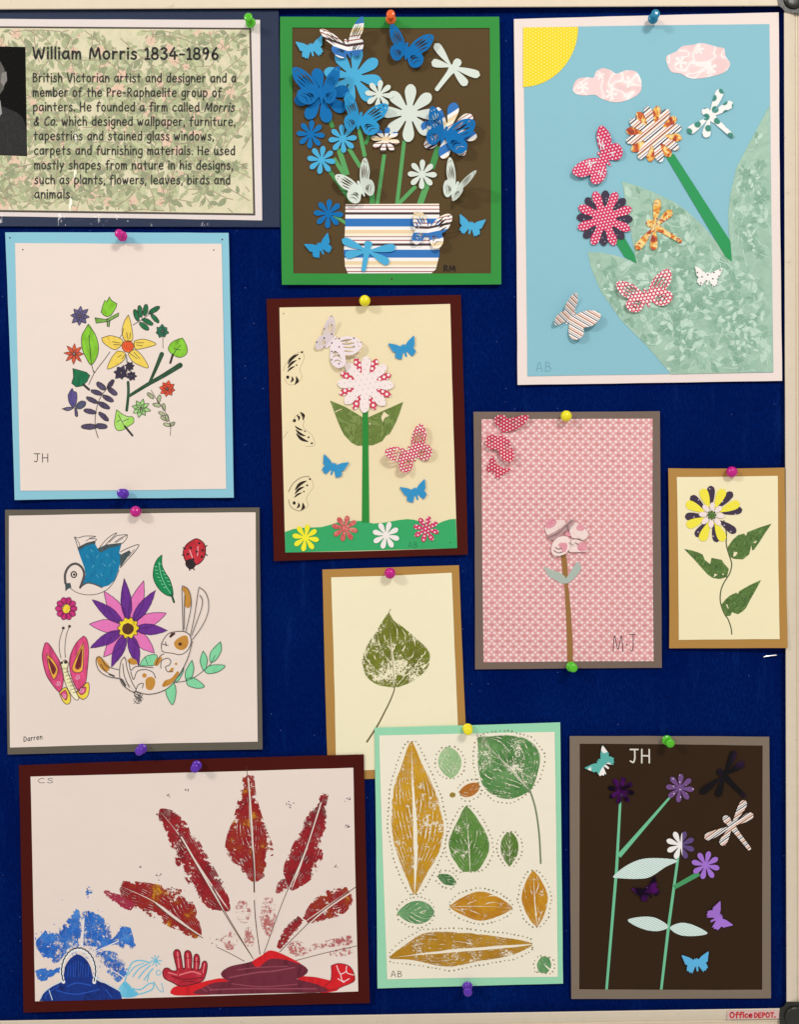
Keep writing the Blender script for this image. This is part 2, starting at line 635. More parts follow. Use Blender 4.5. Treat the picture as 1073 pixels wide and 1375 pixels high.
def strokes(art, name, lines, d, mat, parent=None, smooth=True, caps=True, wobble=0.0, step=0.002):
    """pen lines; lines = [(points, width) or (points, width at start, width at end)] in photo pixels"""
    bm = bmesh.new()
    for i, ln in enumerate(lines):
        pts, w0 = ln[0], ln[1]
        w1 = ln[2] if len(ln) > 2 else w0
        if wobble:
            pts = wob(pts, wobble)
        if len(pts) == 1:
            c = pts[0]
            ring = [bm.verts.new(art.v(c[0] + w0 / 2 * math.cos(k * math.pi / 4), c[1] + w0 / 2 * math.sin(k * math.pi / 4), d + step * (i % 20))) for k in range(8)]
            bm.faces.new(ring[::-1] if True else ring)
            continue
        if smooth and len(pts) > 2:
            pts = catmull(pts, False, max(1.2, w0))
        q = [pts[0]]
        for p in pts[1:]:
            if math.hypot(p[0] - q[-1][0], p[1] - q[-1][1]) > 1e-3:
                q.append(p)
        pts = q
        n = len(pts)
        if n < 2:
            continue
        dd = d + step * (i % 20)
        L, R = [], []
        for k in range(n):
            a = pts[max(0, k - 1)]
            b = pts[min(n - 1, k + 1)]
            tx, ty = b[0] - a[0], b[1] - a[1]
            l = math.hypot(tx, ty) or 1.0
            nx, ny = -ty / l, tx / l
            sc = 1.0
            if 0 < k < n - 1:
                ex, ey = pts[k][0] - a[0], pts[k][1] - a[1]
                el = math.hypot(ex, ey) or 1.0
                c = abs(ex * tx + ey * ty) / (el * l)
                sc = min(1.6, 1 / max(c, 0.4))
            h = (w0 + (w1 - w0) * k / (n - 1)) / 2 * sc
            L.append((pts[k][0] + nx * h, pts[k][1] + ny * h))
            R.append((pts[k][0] - nx * h, pts[k][1] - ny * h))
        lv = [bm.verts.new(art.v(x, y, dd)) for x, y in L]
        rv = [bm.verts.new(art.v(x, y, dd)) for x, y in R]
        for k in range(n - 1):
            bm.faces.new((lv[k], lv[k + 1], rv[k + 1], rv[k]))
        if caps:
            for end, w in ((0, w0), (n - 1, w1)):
                o, i2 = pts[end], pts[1 if end == 0 else n - 2]
                ang = math.atan2(o[1] - i2[1], o[0] - i2[0])
                mid = [bm.verts.new(art.v(o[0] + w / 2 * math.cos(ang + q * math.pi / 6), o[1] + w / 2 * math.sin(ang + q * math.pi / 6), dd)) for q in (-2, -1, 0, 1, 2)]
                ring = [rv[end]] + mid + [lv[end]] if end == 0 else [lv[end]] + mid[::-1] + [rv[end]]
                if end == 0:
                    ring = [lv[end]] + mid + [rv[end]]
                    # at the start the direction points backwards, so left and right swap
                try:
                    bm.faces.new(ring)
                except ValueError:
                    pass
    bmesh.ops.recalc_face_normals(bm, faces=bm.faces[:])
    me = bpy.data.meshes.new(name)
    bm.to_mesh(me)
    bm.free()
    return link(name, me, parent or art.e, [mat])


def rot2(x, y, a):
    c, s = math.cos(a), math.sin(a)
    return x * c - y * s, x * s + y * c


def ellipse(cx, cy, rx, ry, rot=0.0, n=24, rough=0.0):
    out = []
    for k in range(n):
        a = 2 * math.pi * k / n
        q = 1 + random.uniform(-rough, rough)
        x, y = rot2(rx * q * math.cos(a), ry * q * math.sin(a), math.radians(rot))
        out.append((cx + x, cy + y))
    return out


def flower_pts(cx, cy, r, n=8, rot=0.0, inner=0.30, w=0.20, neck=0.10, pointy=0.0, jitter=0.02, squash=(1, 1)):
    out = []
    for k in range(n):
        a = math.radians(rot) + 2 * math.pi * k / n
        rr = r * (1 + random.uniform(-jitter, jitter))
        prof = [(inner, -neck), (0.52, -w * 0.80), (0.74, -w), (0.90, -w * (0.78 - 0.4 * pointy)), (0.975, -w * (0.4 - 0.25 * pointy)),
                (1.0, 0), (0.975, w * (0.4 - 0.25 * pointy)), (0.90, w * (0.78 - 0.4 * pointy)), (0.74, w), (0.52, w * 0.80), (inner, neck)]
        for al, ac in prof:
            x, y = rot2(al * rr, ac * r, a)
            out.append((cx + x * squash[0], cy + y * squash[1]))
        x, y = rot2(inner * 0.93 * r, 0, a + math.pi / n)
        out.append((cx + x * squash[0], cy + y * squash[1]))
    return catmull(out, True, max(1.5, r * 0.06))


def flower(art, c, r, d, mat, n=8, rot=0.0, up=0.6, parent=None, name='flower', **kw):
    """punched card flower whose petals lift a little off the sheet"""
    lift = lambda x, y: up * (math.hypot(x - c[0], y - c[1]) / r) ** 2
    o = poly(art, name, flower_pts(c[0], c[1], r, n, rot, **kw), d, mat, parent, 0.3, lift, cell=r * 0.35)
    return o


def petal_pts(c, tip, w, start=0.0, pointy=0.5, club=0.0):
    """one petal from c to tip, w wide; pointy 0 = round end, 1 = sharp; club > 0 = widest near the tip"""
    ax, ay = tip[0] - c[0], tip[1] - c[1]
    l = math.hypot(ax, ay)
    ux, uy = ax / l, ay / l
    n = 14
    up, dn = [], []
    for i in range(n + 1):
        t = i / n
        if pointy >= 0.3:
            h = math.sin(math.pi * (0.06 + 0.94 * t) ** (0.80 + club)) ** (0.75 + 0.3 * pointy)
        else:
            m = 0.74 + 0.08 * (club > 0)
            h = (0.22 + 0.78 * math.sin(math.pi / 2 * t / m) ** (1.0 + club)) if t <= m else math.sqrt(max(0.0, 1 - ((t - m) / (1 - m)) ** 2))
        a = start + (1 - start) * t
        h *= 0.5
        up.append((c[0] + ux * l * a - uy * w * h, c[1] + uy * l * a + ux * w * h))
        dn.append((c[0] + ux * l * a + uy * w * h, c[1] + uy * l * a - ux * w * h))
    out = up + dn[::-1]
    q = [out[0]]
    for p in out[1:]:
        if math.hypot(p[0] - q[-1][0], p[1] - q[-1][1]) > 0.05:
            q.append(p)
    if math.hypot(q[0][0] - q[-1][0], q[0][1] - q[-1][1]) < 0.05:
        q.pop()
    return q


SMALL_B = [(0, -0.22), (0.05, -0.36), (0.14, -0.30), (0.16, -0.22), (0.45, -0.46), (0.96, -0.72), (1.0, -0.66), (0.90, -0.30), (0.83, -0.02), (0.66, 0.10),
           (0.74, 0.22), (0.78, 0.48), (0.66, 0.50), (0.58, 0.66), (0.46, 0.60), (0.42, 0.74), (0.26, 0.48), (0.14, 0.26), (0.08, 0.28), (0.07, 0.58), (0, 0.64)]


def small_butterfly(art, c, half, rot, d, mat, parent=None, up=2.0, label=None):
    pts = SMALL_B + [(-x, y) for x, y in SMALL_B[-2:0:-1]]
    a = math.radians(rot)
    loop = []
    for x, y in pts:
        X, Y = rot2(x * half, y * half, a)
        loop.append((c[0] + X, c[1] + Y))
    ux, uy = math.cos(a), math.sin(a)
    lift = lambda x, y: up * abs((x - c[0]) * ux + (y - c[1]) * uy) / half
    return poly(art, 'butterfly', loop, d, mat, parent, 0.3, lift, cell=half * 0.5, label=label)


# upper tip at (0.92, -1.10), lower tip at (0.50, 0.74); root seam from (0, -0.14) to (0, 0.26)
WING = [(0.10, -0.22), (0.26, -0.58), (0.50, -0.90), (0.74, -1.08), (0.92, -1.10), (1.0, -0.98), (0.98, -0.66), (0.88, -0.34), (0.68, -0.06),
        (0.80, 0.08), (0.84, 0.34), (0.72, 0.62), (0.50, 0.74), (0.30, 0.66), (0.16, 0.44), (0.06, 0.30)]


def slit(a, b, w, bend=0.0, n=5):
    ax, ay = b[0] - a[0], b[1] - a[1]
    l = math.hypot(ax, ay)
    ux, uy = ax / l, ay / l
    up, dn = [], []
    for k in range(n + 1):
        t = k / n
        h = w * math.sin(math.pi * min(0.96, max(0.04, t))) ** 0.7
        m = bend * math.sin(math.pi * t)
        cx, cy = a[0] + ax * t - uy * m, a[1] + ay * t + ux * m
        up.append((cx - uy * h, cy + ux * h))
        dn.append((cx + uy * h, cy - ux * h))
    return up + dn[::-1]


WING_HOLES = [slit((0.26, -0.30), (0.58, -0.84), 0.035), slit((0.36, -0.28), (0.72, -0.82), 0.042), slit((0.45, -0.22), (0.82, -0.70), 0.038),
              slit((0.54, -0.12), (0.84, -0.48), 0.03), slit((0.76, -0.94), (0.84, -1.0), 0.03), slit((0.88, -0.84), (0.92, -0.90), 0.025),
              slit((0.30, 0.28), (0.36, 0.32), 0.045), slit((0.26, 0.42), (0.52, 0.16), 0.035, -0.10), slit((0.34, 0.54), (0.66, 0.20), 0.035, -0.12),
              slit((0.46, 0.64), (0.76, 0.30), 0.022, -0.10)]


def butterfly(art, root, wings, d, mat, holes=True, up=8.0, parent=None, axis=None, label=None, name='butterfly'):
    """die-cut butterfly, creased along the body, wings folded forward; wings = [(upper tip, lower tip, lift mm)]"""
    bm = bmesh.new()
    # seam along the body: halfway between the two upper and the two lower tips
    if axis is None:
        mu = [sum(w[0][k] for w in wings) / len(wings) for k in (0, 1)]
        ml = [sum(w[1][k] for w in wings) / len(wings) for k in (0, 1)]
        ax = (ml[0] - mu[0], ml[1] - mu[1])
    else:
        ax = axis
    al = math.hypot(*ax)
    size = sum(math.hypot(w[0][0] - root[0], w[0][1] - root[1]) for w in wings) / len(wings)
    ax = (ax[0] / al, ax[1] / al)
    st = (root[0] - ax[0] * size * 0.24, root[1] - ax[1] * size * 0.24)
    sb = (root[0] + ax[0] * size * 0.36, root[1] + ax[1] * size * 0.36)
    for wi, (U, L, h) in enumerate(wings):
        # affine: template (0,0)->root, (0.92,-1.1)->U, (0.5,0.74)->L
        ux, uy = U[0] - root[0], U[1] - root[1]
        lx, ly = L[0] - root[0], L[1] - root[1]
        det = 0.92 * 0.74 - (-1.10) * 0.50

        def m(p):
            # p = s*(0.92,-1.1) + t*(0.5,0.74)
            s = (p[0] * 0.74 - p[1] * 0.50) / det
            t = (0.92 * p[1] + 1.10 * p[0]) / det
            return (root[0] + s * ux + t * lx, root[1] + s * uy + t * ly)
        K_ = 30.0
        tpl = [(0.0, 0.0)] + catmull([(x * K_, y * K_) for x, y in WING], False, 1.6)
        loops = [tpl]
        if holes:
            loops += [[(x * K_, y * K_) for x, y in hp] for hp in WING_HOLES]
        outer = [m((x / K_, y / K_)) for x, y in tpl]
        reach = max(abs((x - root[0]) * ax[1] - (y - root[1]) * ax[0]) for x, y in outer) or 1.0
        flip = ux * ly - uy * lx < 0

        def fn(x, y, b):
            x, y = m((x / K_, y / K_))
            q = abs((x - root[0]) * ax[1] - (y - root[1]) * ax[0]) / reach
            return art.v(x, y, d + b + h * q + 0.02 * wi)
        emit(bm, flat_bm(bm, loops, 9.0), fn, 0.3, 0)
    # the crease: a narrow strip along the body that joins the wings
    nxb, nyb = -ax[1] * size * 0.055, ax[0] * size * 0.055
    strip_pts = []
    for t_, h_ in ((0, 0.3), (0.08, 0.9), (0.2, 0.7), (0.4, 1.0), (0.7, 1.0), (0.95, 0.5), (1, 0.2)):
        strip_pts.append((st[0] + (sb[0] - st[0]) * t_ + nxb * h_, st[1] + (sb[1] - st[1]) * t_ + nyb * h_))
    for t_, h_ in ((1, 0.2), (0.95, 0.5), (0.7, 1.0), (0.4, 1.0), (0.2, 0.7), (0.08, 0.9), (0, 0.3)):
        strip_pts.append((st[0] + (sb[0] - st[0]) * t_ - nxb * h_, st[1] + (sb[1] - st[1]) * t_ - nyb * h_))
    fnb = lambda x, y, b: art.v(x, y, d + 0.55 + b)
    emit(bm, flat_bm(bm, [strip_pts], 0), fnb, 0.3, 0)
    for f_ in bm.faces:
        f_.smooth = False
    me = bpy.data.meshes.new(name)
    bm.to_mesh(me)
    bm.free()
    o = link(name, me, parent or art.e, [mat])
    if label:
        o['label'] = label
    return o


def dragonfly(art, c, head, tail, wings, d, mat, w=5.0, ww=8.0, label=None):
    """cut-out dragonfly: slim body, four petal wings; all points in photo pixels"""
    bm = bmesh.new()
    bl = math.hypot(tail[0] - head[0], tail[1] - head[1])
    ux, uy = (tail[0] - head[0]) / bl, (tail[1] - head[1]) / bl
    body = []
    prof = [(0, 0.35), (0.03, 0.8), (0.12, 1.0), (0.2, 0.75), (0.32, 0.95), (0.45, 0.7), (0.8, 0.55), (0.97, 0.5), (1.0, 0.25)]
    for t, h in prof:
        body.append((head[0] + ux * bl * t - uy * w * h, head[1] + uy * bl * t + ux * w * h))
    for t, h in reversed(prof):
        body.append((head[0] + ux * bl * t + uy * w * h, head[1] + uy * bl * t - ux * w * h))
    k = 0
    fn0 = lambda dd, b0: (lambda x, y, b: art.v(x, y, dd + b + 1.2 * min(1.0, math.hypot(x - c[0], y - c[1]) / 30.0)))
    emit(bm, flat_bm(bm, [catmull(body, True, 1.5)], 20), fn0(d + 0.12, 0), 0.25, 0)
    for tip in wings:
        k += 1
        emit(bm, flat_bm(bm, [petal_pts(c, tip, ww * 1.7, 0.0, 0.1, 0.5)], 20), fn0(d + 0.02 * k, 0), 0.2, 0)
    me = bpy.data.meshes.new('dragonfly')
    bm.to_mesh(me)
    bm.free()
    o = link('dragonfly', me, art.e, [mat])
    if label:
        o['label'] = label
    return o


def printed(art, name, axis, left, right, d, mat, parent=None, nu=44, nv=12):
    """printed leaf or feather: axis = points base..tip; left/right = [(u, half width px)] on each side"""
    ax = catmull(axis, False, 1.0)
    cum = [0.0]
    for a, b in zip(ax, ax[1:]):
        cum.append(cum[-1] + math.hypot(b[0] - a[0], b[1] - a[1]))

    def at(u):
        t = u * cum[-1]
        for i in range(len(ax) - 1):
            if cum[i + 1] >= t or i == len(ax) - 2:
                f = (t - cum[i]) / max(1e-6, cum[i + 1] - cum[i])
                a, b = ax[i], ax[i + 1]
                l = math.hypot(b[0] - a[0], b[1] - a[1]) or 1
                return (a[0] + (b[0] - a[0]) * f, a[1] + (b[1] - a[1]) * f), ((b[0] - a[0]) / l, (b[1] - a[1]) / l)

    def wd(tab, u):
        for i, ((u0, w0), (u1, w1)) in enumerate(zip(tab, tab[1:])):
            if u <= u1:
                f = (u - u0) / (u1 - u0)
                ma = (w1 - tab[i - 1][1]) / (u1 - tab[i - 1][0]) * (u1 - u0) if i > 0 else (w1 - w0) * 1.5
                mb = (tab[i + 2][1] - w0) / (tab[i + 2][0] - u0) * (u1 - u0) if i + 2 < len(tab) else (w1 - w0) * 1.5
                f2, f3 = f * f, f * f * f
                return max(0.05, (2 * f3 - 3 * f2 + 1) * w0 + (f3 - 2 * f2 + f) * ma + (3 * f2 - 2 * f3) * w1 + (f3 - f2) * mb)
        return tab[-1][1]
    bm = bmesh.new()
    uvl = bm.loops.layers.uv.new('UVMap')
    grid = []
    for i in range(nu + 1):
        u = i / nu
        p, t = at(u)
        row = []
        for j in range(nv + 1):
            v = -1 + 2 * j / nv
            w = wd(left if v < 0 else right, u)
            # left of travel is the -v side
            x, y = p[0] - t[1] * v * w, p[1] + t[0] * v * w
            row.append((bm.verts.new(art.v(x, y, d)), (u, (v + 1) / 2)))
        grid.append(row)
    for i in range(nu):
        for j in range(nv):
            q = [grid[i][j], grid[i][j + 1], grid[i + 1][j + 1], grid[i + 1][j]]
            f = bm.faces.new([a for a, _ in q])
            f.smooth = True
            for lp, (_, uv) in zip(f.loops, q):
                lp[uvl].uv = uv
    bmesh.ops.recalc_face_normals(bm, faces=bm.faces[:])
    me = bpy.data.meshes.new(name)
    bm.to_mesh(me)
    bm.free()
    return link(name, me, parent or art.e, [mat])


def inside(pt, pg):
    x, y = pt
    r = False
    j = len(pg) - 1
    for i in range(len(pg)):
        xi, yi = pg[i]
        xj, yj = pg[j]
        if (yi > y) != (yj > y) and x < (xj - xi) * (y - yi) / (yj - yi) + xi:
            r = not r
        j = i
    return r


def vines(art, name, region, n, d, leaf_mats, stem_mat, parent=None, leaf=(9, 15), step=8, turn=0.35, blossom=None, seed=1, length=18, avoid=None):
    """printed foliage: winding stems with leaves on both sides and a few blossoms, kept inside region"""
    rnd = random.Random(seed)
    xs = [p[0] for p in region]
    ys = [p[1] for p in region]
    bm = bmesh.new()
    mats = [stem_mat] + leaf_mats + ([blossom] if blossom else [])
    cnt = 0

    def ok(p):
        return inside(p, region) and not (avoid and avoid[0] < p[0] < avoid[2] and avoid[1] < p[1] < avoid[3])

    def lens(p, ang, l, w, mi):
        nonlocal cnt
        cnt += 1
        pts = []
        for t, h in ((0, 0), (0.25, .8), (0.5, 1), (0.8, .6), (1, 0), (0.8, -.6), (0.5, -1), (0.25, -.8)):
            x, y = rot2(t * l, h * w, ang)
            pts.append((p[0] + x, p[1] + y))
        if not all(ok(q) for q in pts):
            return
        f = bm.faces.new([bm.verts.new(art.v(q[0], q[1], d + 0.00012 * (cnt % 900))) for q in reversed(pts)])
        f.material_index = mi
    for i_ in range(n):
        # evenly spread starting points
        p = (min(xs) + (max(xs) - min(xs)) * ((0.5 + i_ * 0.7548776662) % 1.0), min(ys) + (max(ys) - min(ys)) * ((0.5 + i_ * 0.5698402910) % 1.0))
        ang = rnd.uniform(0, 2 * math.pi)
        bend = rnd.uniform(-turn, turn)
        for k in range(length):
            q = (p[0] + step * math.cos(ang), p[1] + step * math.sin(ang))
            if not ok(p) or not ok(q):
                break
            nx, ny = -math.sin(ang) * 0.55, math.cos(ang) * 0.55
            cnt += 1
            dd = d + 0.00012 * (cnt % 900)
            f = bm.faces.new([bm.verts.new(art.v(*c, dd)) for c in ((p[0] - nx, p[1] - ny), (q[0] - nx, q[1] - ny), (q[0] + nx, q[1] + ny), (p[0] + nx, p[1] + ny))][::-1])
            f.material_index = 0
            side = 1 if k % 2 else -1
            l = rnd.uniform(*leaf)
            lens(q, ang + side * rnd.uniform(0.5, 1.0), l, l * rnd.uniform(0.18, 0.27), rnd.randint(1, len(leaf_mats)))
            if rnd.random() < 0.5:
                lens(q, ang - side * rnd.uniform(0.6, 1.1), l * 0.8, l * 0.2, rnd.randint(1, len(leaf_mats)))
            if blossom and rnd.random() < 0.05:
                for m in range(6):
                    lens(q, m * 1.05 + rnd.random() * 0.3, l * 0.62, l * 0.2, len(mats) - 1)
            ang += bend * 0.5 + rnd.uniform(-0.12, 0.12)
            if rnd.random() < 0.12:
                bend = -bend
            p = q
    me = bpy.data.meshes.new(name)
    bm.to_mesh(me)
    bm.free()
    return link(name, me, parent or art.e, mats)


# ------------------------------------------------------------------ hand lettering, drawn stroke by stroke (x-height 1)
def _o(cx, cy, rx, ry, a0=90, a1=450, n=14):
    return [(cx + rx * math.cos(math.radians(a0 + (a1 - a0) * k / n)), cy + ry * math.sin(math.radians(a0 + (a1 - a0) * k / n))) for k in range(n + 1)]


GL = {
    'a': (.88, [[(.78, .86), (.5, 1.0), (.17, .76), (.1, .36), (.34, .02), (.64, .2), (.78, .62)]], [[(.8, 1), (.78, .4), (.88, 0)]]),
    'b': (.84, [[(.12, .35), (.3, .85), (.6, .98), (.84, .62), (.74, .15), (.4, -.02), (.12, .16)]], [[(.12, 1.55), (.12, 0)]]),
    'c': (.78, [[(.74, .84), (.5, 1), (.2, .76), (.1, .4), (.3, .05), (.56, 0), (.78, .16)]], []),
    'd': (.84, [[(.8, .72), (.5, 1), (.16, .7), (.12, .26), (.4, 0), (.66, .12), (.8, .4)]], [[(.8, 1.55), (.8, 0)]]),
    'e': (.86, [[(.13, .5), (.5, .52), (.82, .6), (.7, .92), (.42, 1), (.14, .72), (.12, .3), (.4, 0), (.8, .14)]], []),
    'f': (.66, [[(.74, 1.44), (.52, 1.54), (.34, 1.3), (.3, .8), (.3, -.08)]], [[(.05, .9), (.64, .93)]]),
    'g': (.82, [[(.78, .85), (.5, 1), (.16, .75), (.16, .3), (.45, .06), (.76, .34)], [(.8, 1), (.8, .2), (.74, -.35), (.45, -.55), (.12, -.4)]], []),
    'h': (.80, [[(.12, .5), (.4, .95), (.68, .85), (.75, .5), (.76, 0)]], [[(.12, 1.55), (.12, 0)]]),
    'i': (.16, [], [[(.12, .98), (.12, 0)], [(.12, 1.40)]]),
    'l': (.16, [], [[(.12, 1.55), (.12, 0)]]),
    'k': (.8, [], [[(.12, 1.55), (.12, 0)], [(.7, .95), (.14, .42)], [(.3, .55), (.75, 0)]]),
    'm': (1.12, [[(.12, .5), (.34, .95), (.55, .82), (.58, .4), (.58, 0)], [(.58, .5), (.8, .95), (1.02, .82), (1.06, .4), (1.07, 0)]], [[(.1, 1), (.12, 0)]]),
    'n': (.80, [[(.12, .5), (.42, .96), (.7, .82), (.75, .4), (.76, 0)]], [[(.1, 1), (.12, 0)]]),
    'o': (.84, [_o(.46, .5, .36, .5)], []),
    'p': (.84, [[(.12, .6), (.35, .98), (.7, .9), (.82, .5), (.6, .06), (.32, .02), (.12, .24)]], [[(.12, 1), (.12, -.6)]]),
    'r': (.62, [[(.12, .55), (.34, .92), (.62, .9)]], [[(.12, 1), (.12, 0)]]),
    's': (.68, [[(.64, .86), (.42, 1), (.16, .8), (.34, .56), (.62, .4), (.6, .1), (.32, -.02), (.06, .12)]], []),
    't': (.70, [], [[(.38, 1.4), (.36, .2), (.42, 0)], [(.05, .92), (.72, .95)]]),
    'u': (.82, [[(.12, 1), (.12, .4), (.3, .03), (.58, .1), (.75, .5)]], [[(.77, 1), (.75, .4), (.82, 0)]]),
    'v': (.78, [], [[(.06, 1), (.4, 0), (.74, 1)]]),
    'w': (1.12, [], [[(.05, 1), (.3, 0), (.55, .8), (.8, 0), (1.08, 1)]]),
    'y': (.8, [], [[(.1, 1), (.42, .1)], [(.8, 1), (.42, .1), (.2, -.58)]]),
    'W': (1.42, [], [[(.05, 1.5), (.35, 0), (.7, 1.2), (1.05, 0), (1.4, 1.5)]]),
    'M': (1.38, [], [[(.1, 0), (.28, 1.45), (.72, .25), (1.15, 1.45), (1.35, 0)]]),
    'B': (.92, [[(.15, 1.48), (.6, 1.42), (.74, 1.15), (.5, .86), (.15, .78)], [(.15, .78), (.65, .74), (.88, .4), (.6, .06), (.12, 0)]], [[(.15, 1.5), (.12, 0)]]),
    'V': (1.0, [], [[(.06, 1.5), (.52, 0), (.98, 1.5)]]),
    'P': (.82, [[(.15, 1.48), (.6, 1.44), (.8, 1.1), (.55, .76), (.15, .66)]], [[(.15, 1.5), (.13, 0)]]),
    'R': (.95, [[(.15, 1.48), (.6, 1.44), (.8, 1.1), (.55, .78), (.15, .68)]], [[(.15, 1.5), (.13, 0)], [(.35, .7), (.92, 0)]]),
    'H': (1.04, [], [[(.12, 1.5), (.12, 0)], [(.95, 1.5), (.95, 0)], [(.12, .78), (.95, .78)]]),
    'C': (.95, [[(.9, 1.3), (.6, 1.5), (.22, 1.12), (.1, .6), (.35, .08), (.7, .02), (.95, .2)]], []),
    'A': (1.0, [], [[(.05, 0), (.5, 1.5), (.95, 0)], [(.2, .5), (.8, .5)]]),
    'S': (.9, [[(.82, 1.3), (.5, 1.5), (.16, 1.2), (.4, .84), (.78, .6), (.74, .14), (.4, 0), (.08, .2)]], []),
    'J': (1.0, [[(.62, 1.48), (.62, .5), (.45, .06), (.12, .2)]], [[(.1, 1.5), (1.0, 1.5)]]),
    'D': (1.0, [[(.12, 1.5), (.6, 1.4), (.95, .8), (.65, .12), (.12, 0)]], [[(.12, 1.5), (.12, 0)]]),
    'E': (.85, [], [[(.82, 1.5), (.12, 1.5), (.12, 0), (.82, 0)], [(.12, .78), (.7, .78)]]),
    'O': (1.2, [_o(.6, .75, .52, .75)], []),
    'T': (.95, [], [[(.02, 1.5), (.95, 1.5)], [(.48, 1.5), (.48, 0)]]),
    '&': (1.0, [[(.92, .5), (.7, .1), (.35, 0), (.1, .3), (.3, .68), (.62, 1.05), (.56, 1.4), (.34, 1.38), (.3, 1.05), (.6, .5), (.98, .0)]], []),
    '1': (.5, [], [[(.1, 1.2), (.36, 1.5), (.36, 0)], [(.1, 0), (.6, 0)]]),
    '8': (.84, [_o(.45, 1.12, .3, .37, -90, 270), _o(.45, .37, .37, .38)], []),
    '3': (.8, [[(.1, 1.3), (.45, 1.5), (.74, 1.2), (.4, .84)], [(.4, .84), (.8, .5), (.6, .06), (.3, -.02), (.06, .2)]], []),
    '4': (.9, [], [[(.6, 1.5), (.08, .5), (.92, .5)], [(.64, 1.0), (.64, 0)]]),
    '9': (.8, [[(.7, 1.1), (.5, 1.5), (.16, 1.3), (.14, .9), (.45, .76), (.72, 1.1), (.6, .4), (.4, 0)]], []),
    '6': (.82, [[(.6, 1.5), (.28, 1.0), (.12, .5), (.3, .04), (.62, .05), (.78, .4), (.55, .74), (.25, .66), (.13, .42)]], []),
    '-': (.6, [], [[(.08, .62), (.6, .62)]]),
    '.': (.16, [], [[(.12, .06)]]),
    ',': (.16, [], [[(.16, .1), (.08, -.25)]]),
    ' ': (.42, [], []),
}


def lettering(text, x0, base, xh, width=None, slope=0.0, w=1.5, slant=0.0, gap=0.30, italic=None):
    """strokes of one line of hand lettering; width = total width in px to fit"""
    adv = 0.0
    pos = []
    for ch in text:
        pos.append(adv)
        adv += GL[ch][0] + gap
    adv -= gap
    sx = (width / adv) if width else xh
    out = []
    for i, (ch, p) in enumerate(zip(text, pos)):
        sl = slant + (0.2 if italic and italic[0] <= i < italic[1] else 0.0)

        def tr(q):
            x = x0 + (p + q[0]) * sx + sl * q[1] * xh
            return (x, base + slope * (x - x0) - q[1] * xh)
        for s in GL[ch][1]:
            out.append(([tr(q) for q in catmull(s, False, 0.12)], w))
        for s in GL[ch][2]:
            if len(s) == 1:
                out.append(([tr(s[0])], w * 1.35))
            else:
                out.append(([tr(q) for q in s], w))
    return out


# ================================================================== the wall and the notice board
def box_obj(name, x0, x1, y0, y1, z0, z1, mat, parent=None, off=Vector((0, 0, 0)), bevel=0.0):
    bm = bmesh.new()
    bmesh.ops.create_cube(bm, size=1.0)
    for v in bm.verts:
        v.co = Vector(((x0 + x1) / 2 + v.co.x * (x1 - x0), (y0 + y1) / 2 + v.co.y * (y1 - y0), (z0 + z1) / 2 + v.co.z * (z1 - z0))) - off
    if bevel:
        bmesh.ops.bevel(bm, geom=bm.edges[:], offset=bevel, segments=2, affect='EDGES')
    me = bpy.data.meshes.new(name)
    bm.to_mesh(me)
    bm.free()
    return link(name, me, parent, [mat])


wall_m = paper((205, 198, 188), 0.9, 0.1, 0.04)
w = box_obj('wall', -2.2, 2.2, 0.022, 0.10, 0.0, 2.9, wall_m)
w['kind'] = 'structure'

board = Art('notice_board', 'blue felt notice board with a cream metal frame behind all the pictures', 'notice board', 400, 1390)
FELT = -3.2      # mm, the felt lies this far behind the pictures
felt = poly(board, 'felt_panel', [(-330, 0), (1062, -2), (1066, 1368), (-330, 1386)], FELT, felt_mat(), t=14, cell=0)

RAILC = (226, 208, 182)
rail_m = painted_metal(RAILC, 0.38)


def rail(name, inner_a, inner_b, out, prof):
    """frame rail: profile (px outward, mm high) swept from inner_a to inner_b; out = outward direction in px"""
    bm = bmesh.new()
    rows = []
    for p in (inner_a, inner_b):
        rows.append([bm.verts.new(board.v(p[0] + out[0] * q, p[1] + out[1] * q, h)) for q, h in prof])
    for k in range(len(prof) - 1):
        bm.faces.new((rows[0][k], rows[0][k + 1], rows[1][k + 1], rows[1][k]))
    bm.faces.new(rows[0][::-1])
    bm.faces.new(rows[1])
    bmesh.ops.recalc_face_normals(bm, faces=bm.faces[:])
    me = bpy.data.meshes.new(name)
    bm.to_mesh(me)
    bm.free()
    return link(name, me, board.e, [rail_m])


PROF = [(0, FELT - 4), (0, 3.2), (0.5, 4.4), (1.6, 5.0), (8, 3.7), (14.0, 1.9), (14.4, 0.6), (15.6, 0.6), (15.9, 1.6), (17.6, 1.5), (17.9, 0.3), (19, 0.3), (19.3, 1.4), (27, 0.6), (28.4, -0.4), (28.6, -16), (10, -16)]
rail('frame_rail', (-330, 14.5), (1045, 8.3), (0, -1), PROF)
rail('frame_rail', (1053.3, 17), (1056.6, 1345), (1, 0), PROF)
rail('frame_rail', (-330, 1375.5), (1047.5, 1353.6), (0, 1), PROF)
rail('frame_rail', (-326, 14.5), (-326, 1375.5), (-1, 0), PROF)


cap_m = plastic((34, 34, 28), 0.35, 0.0)


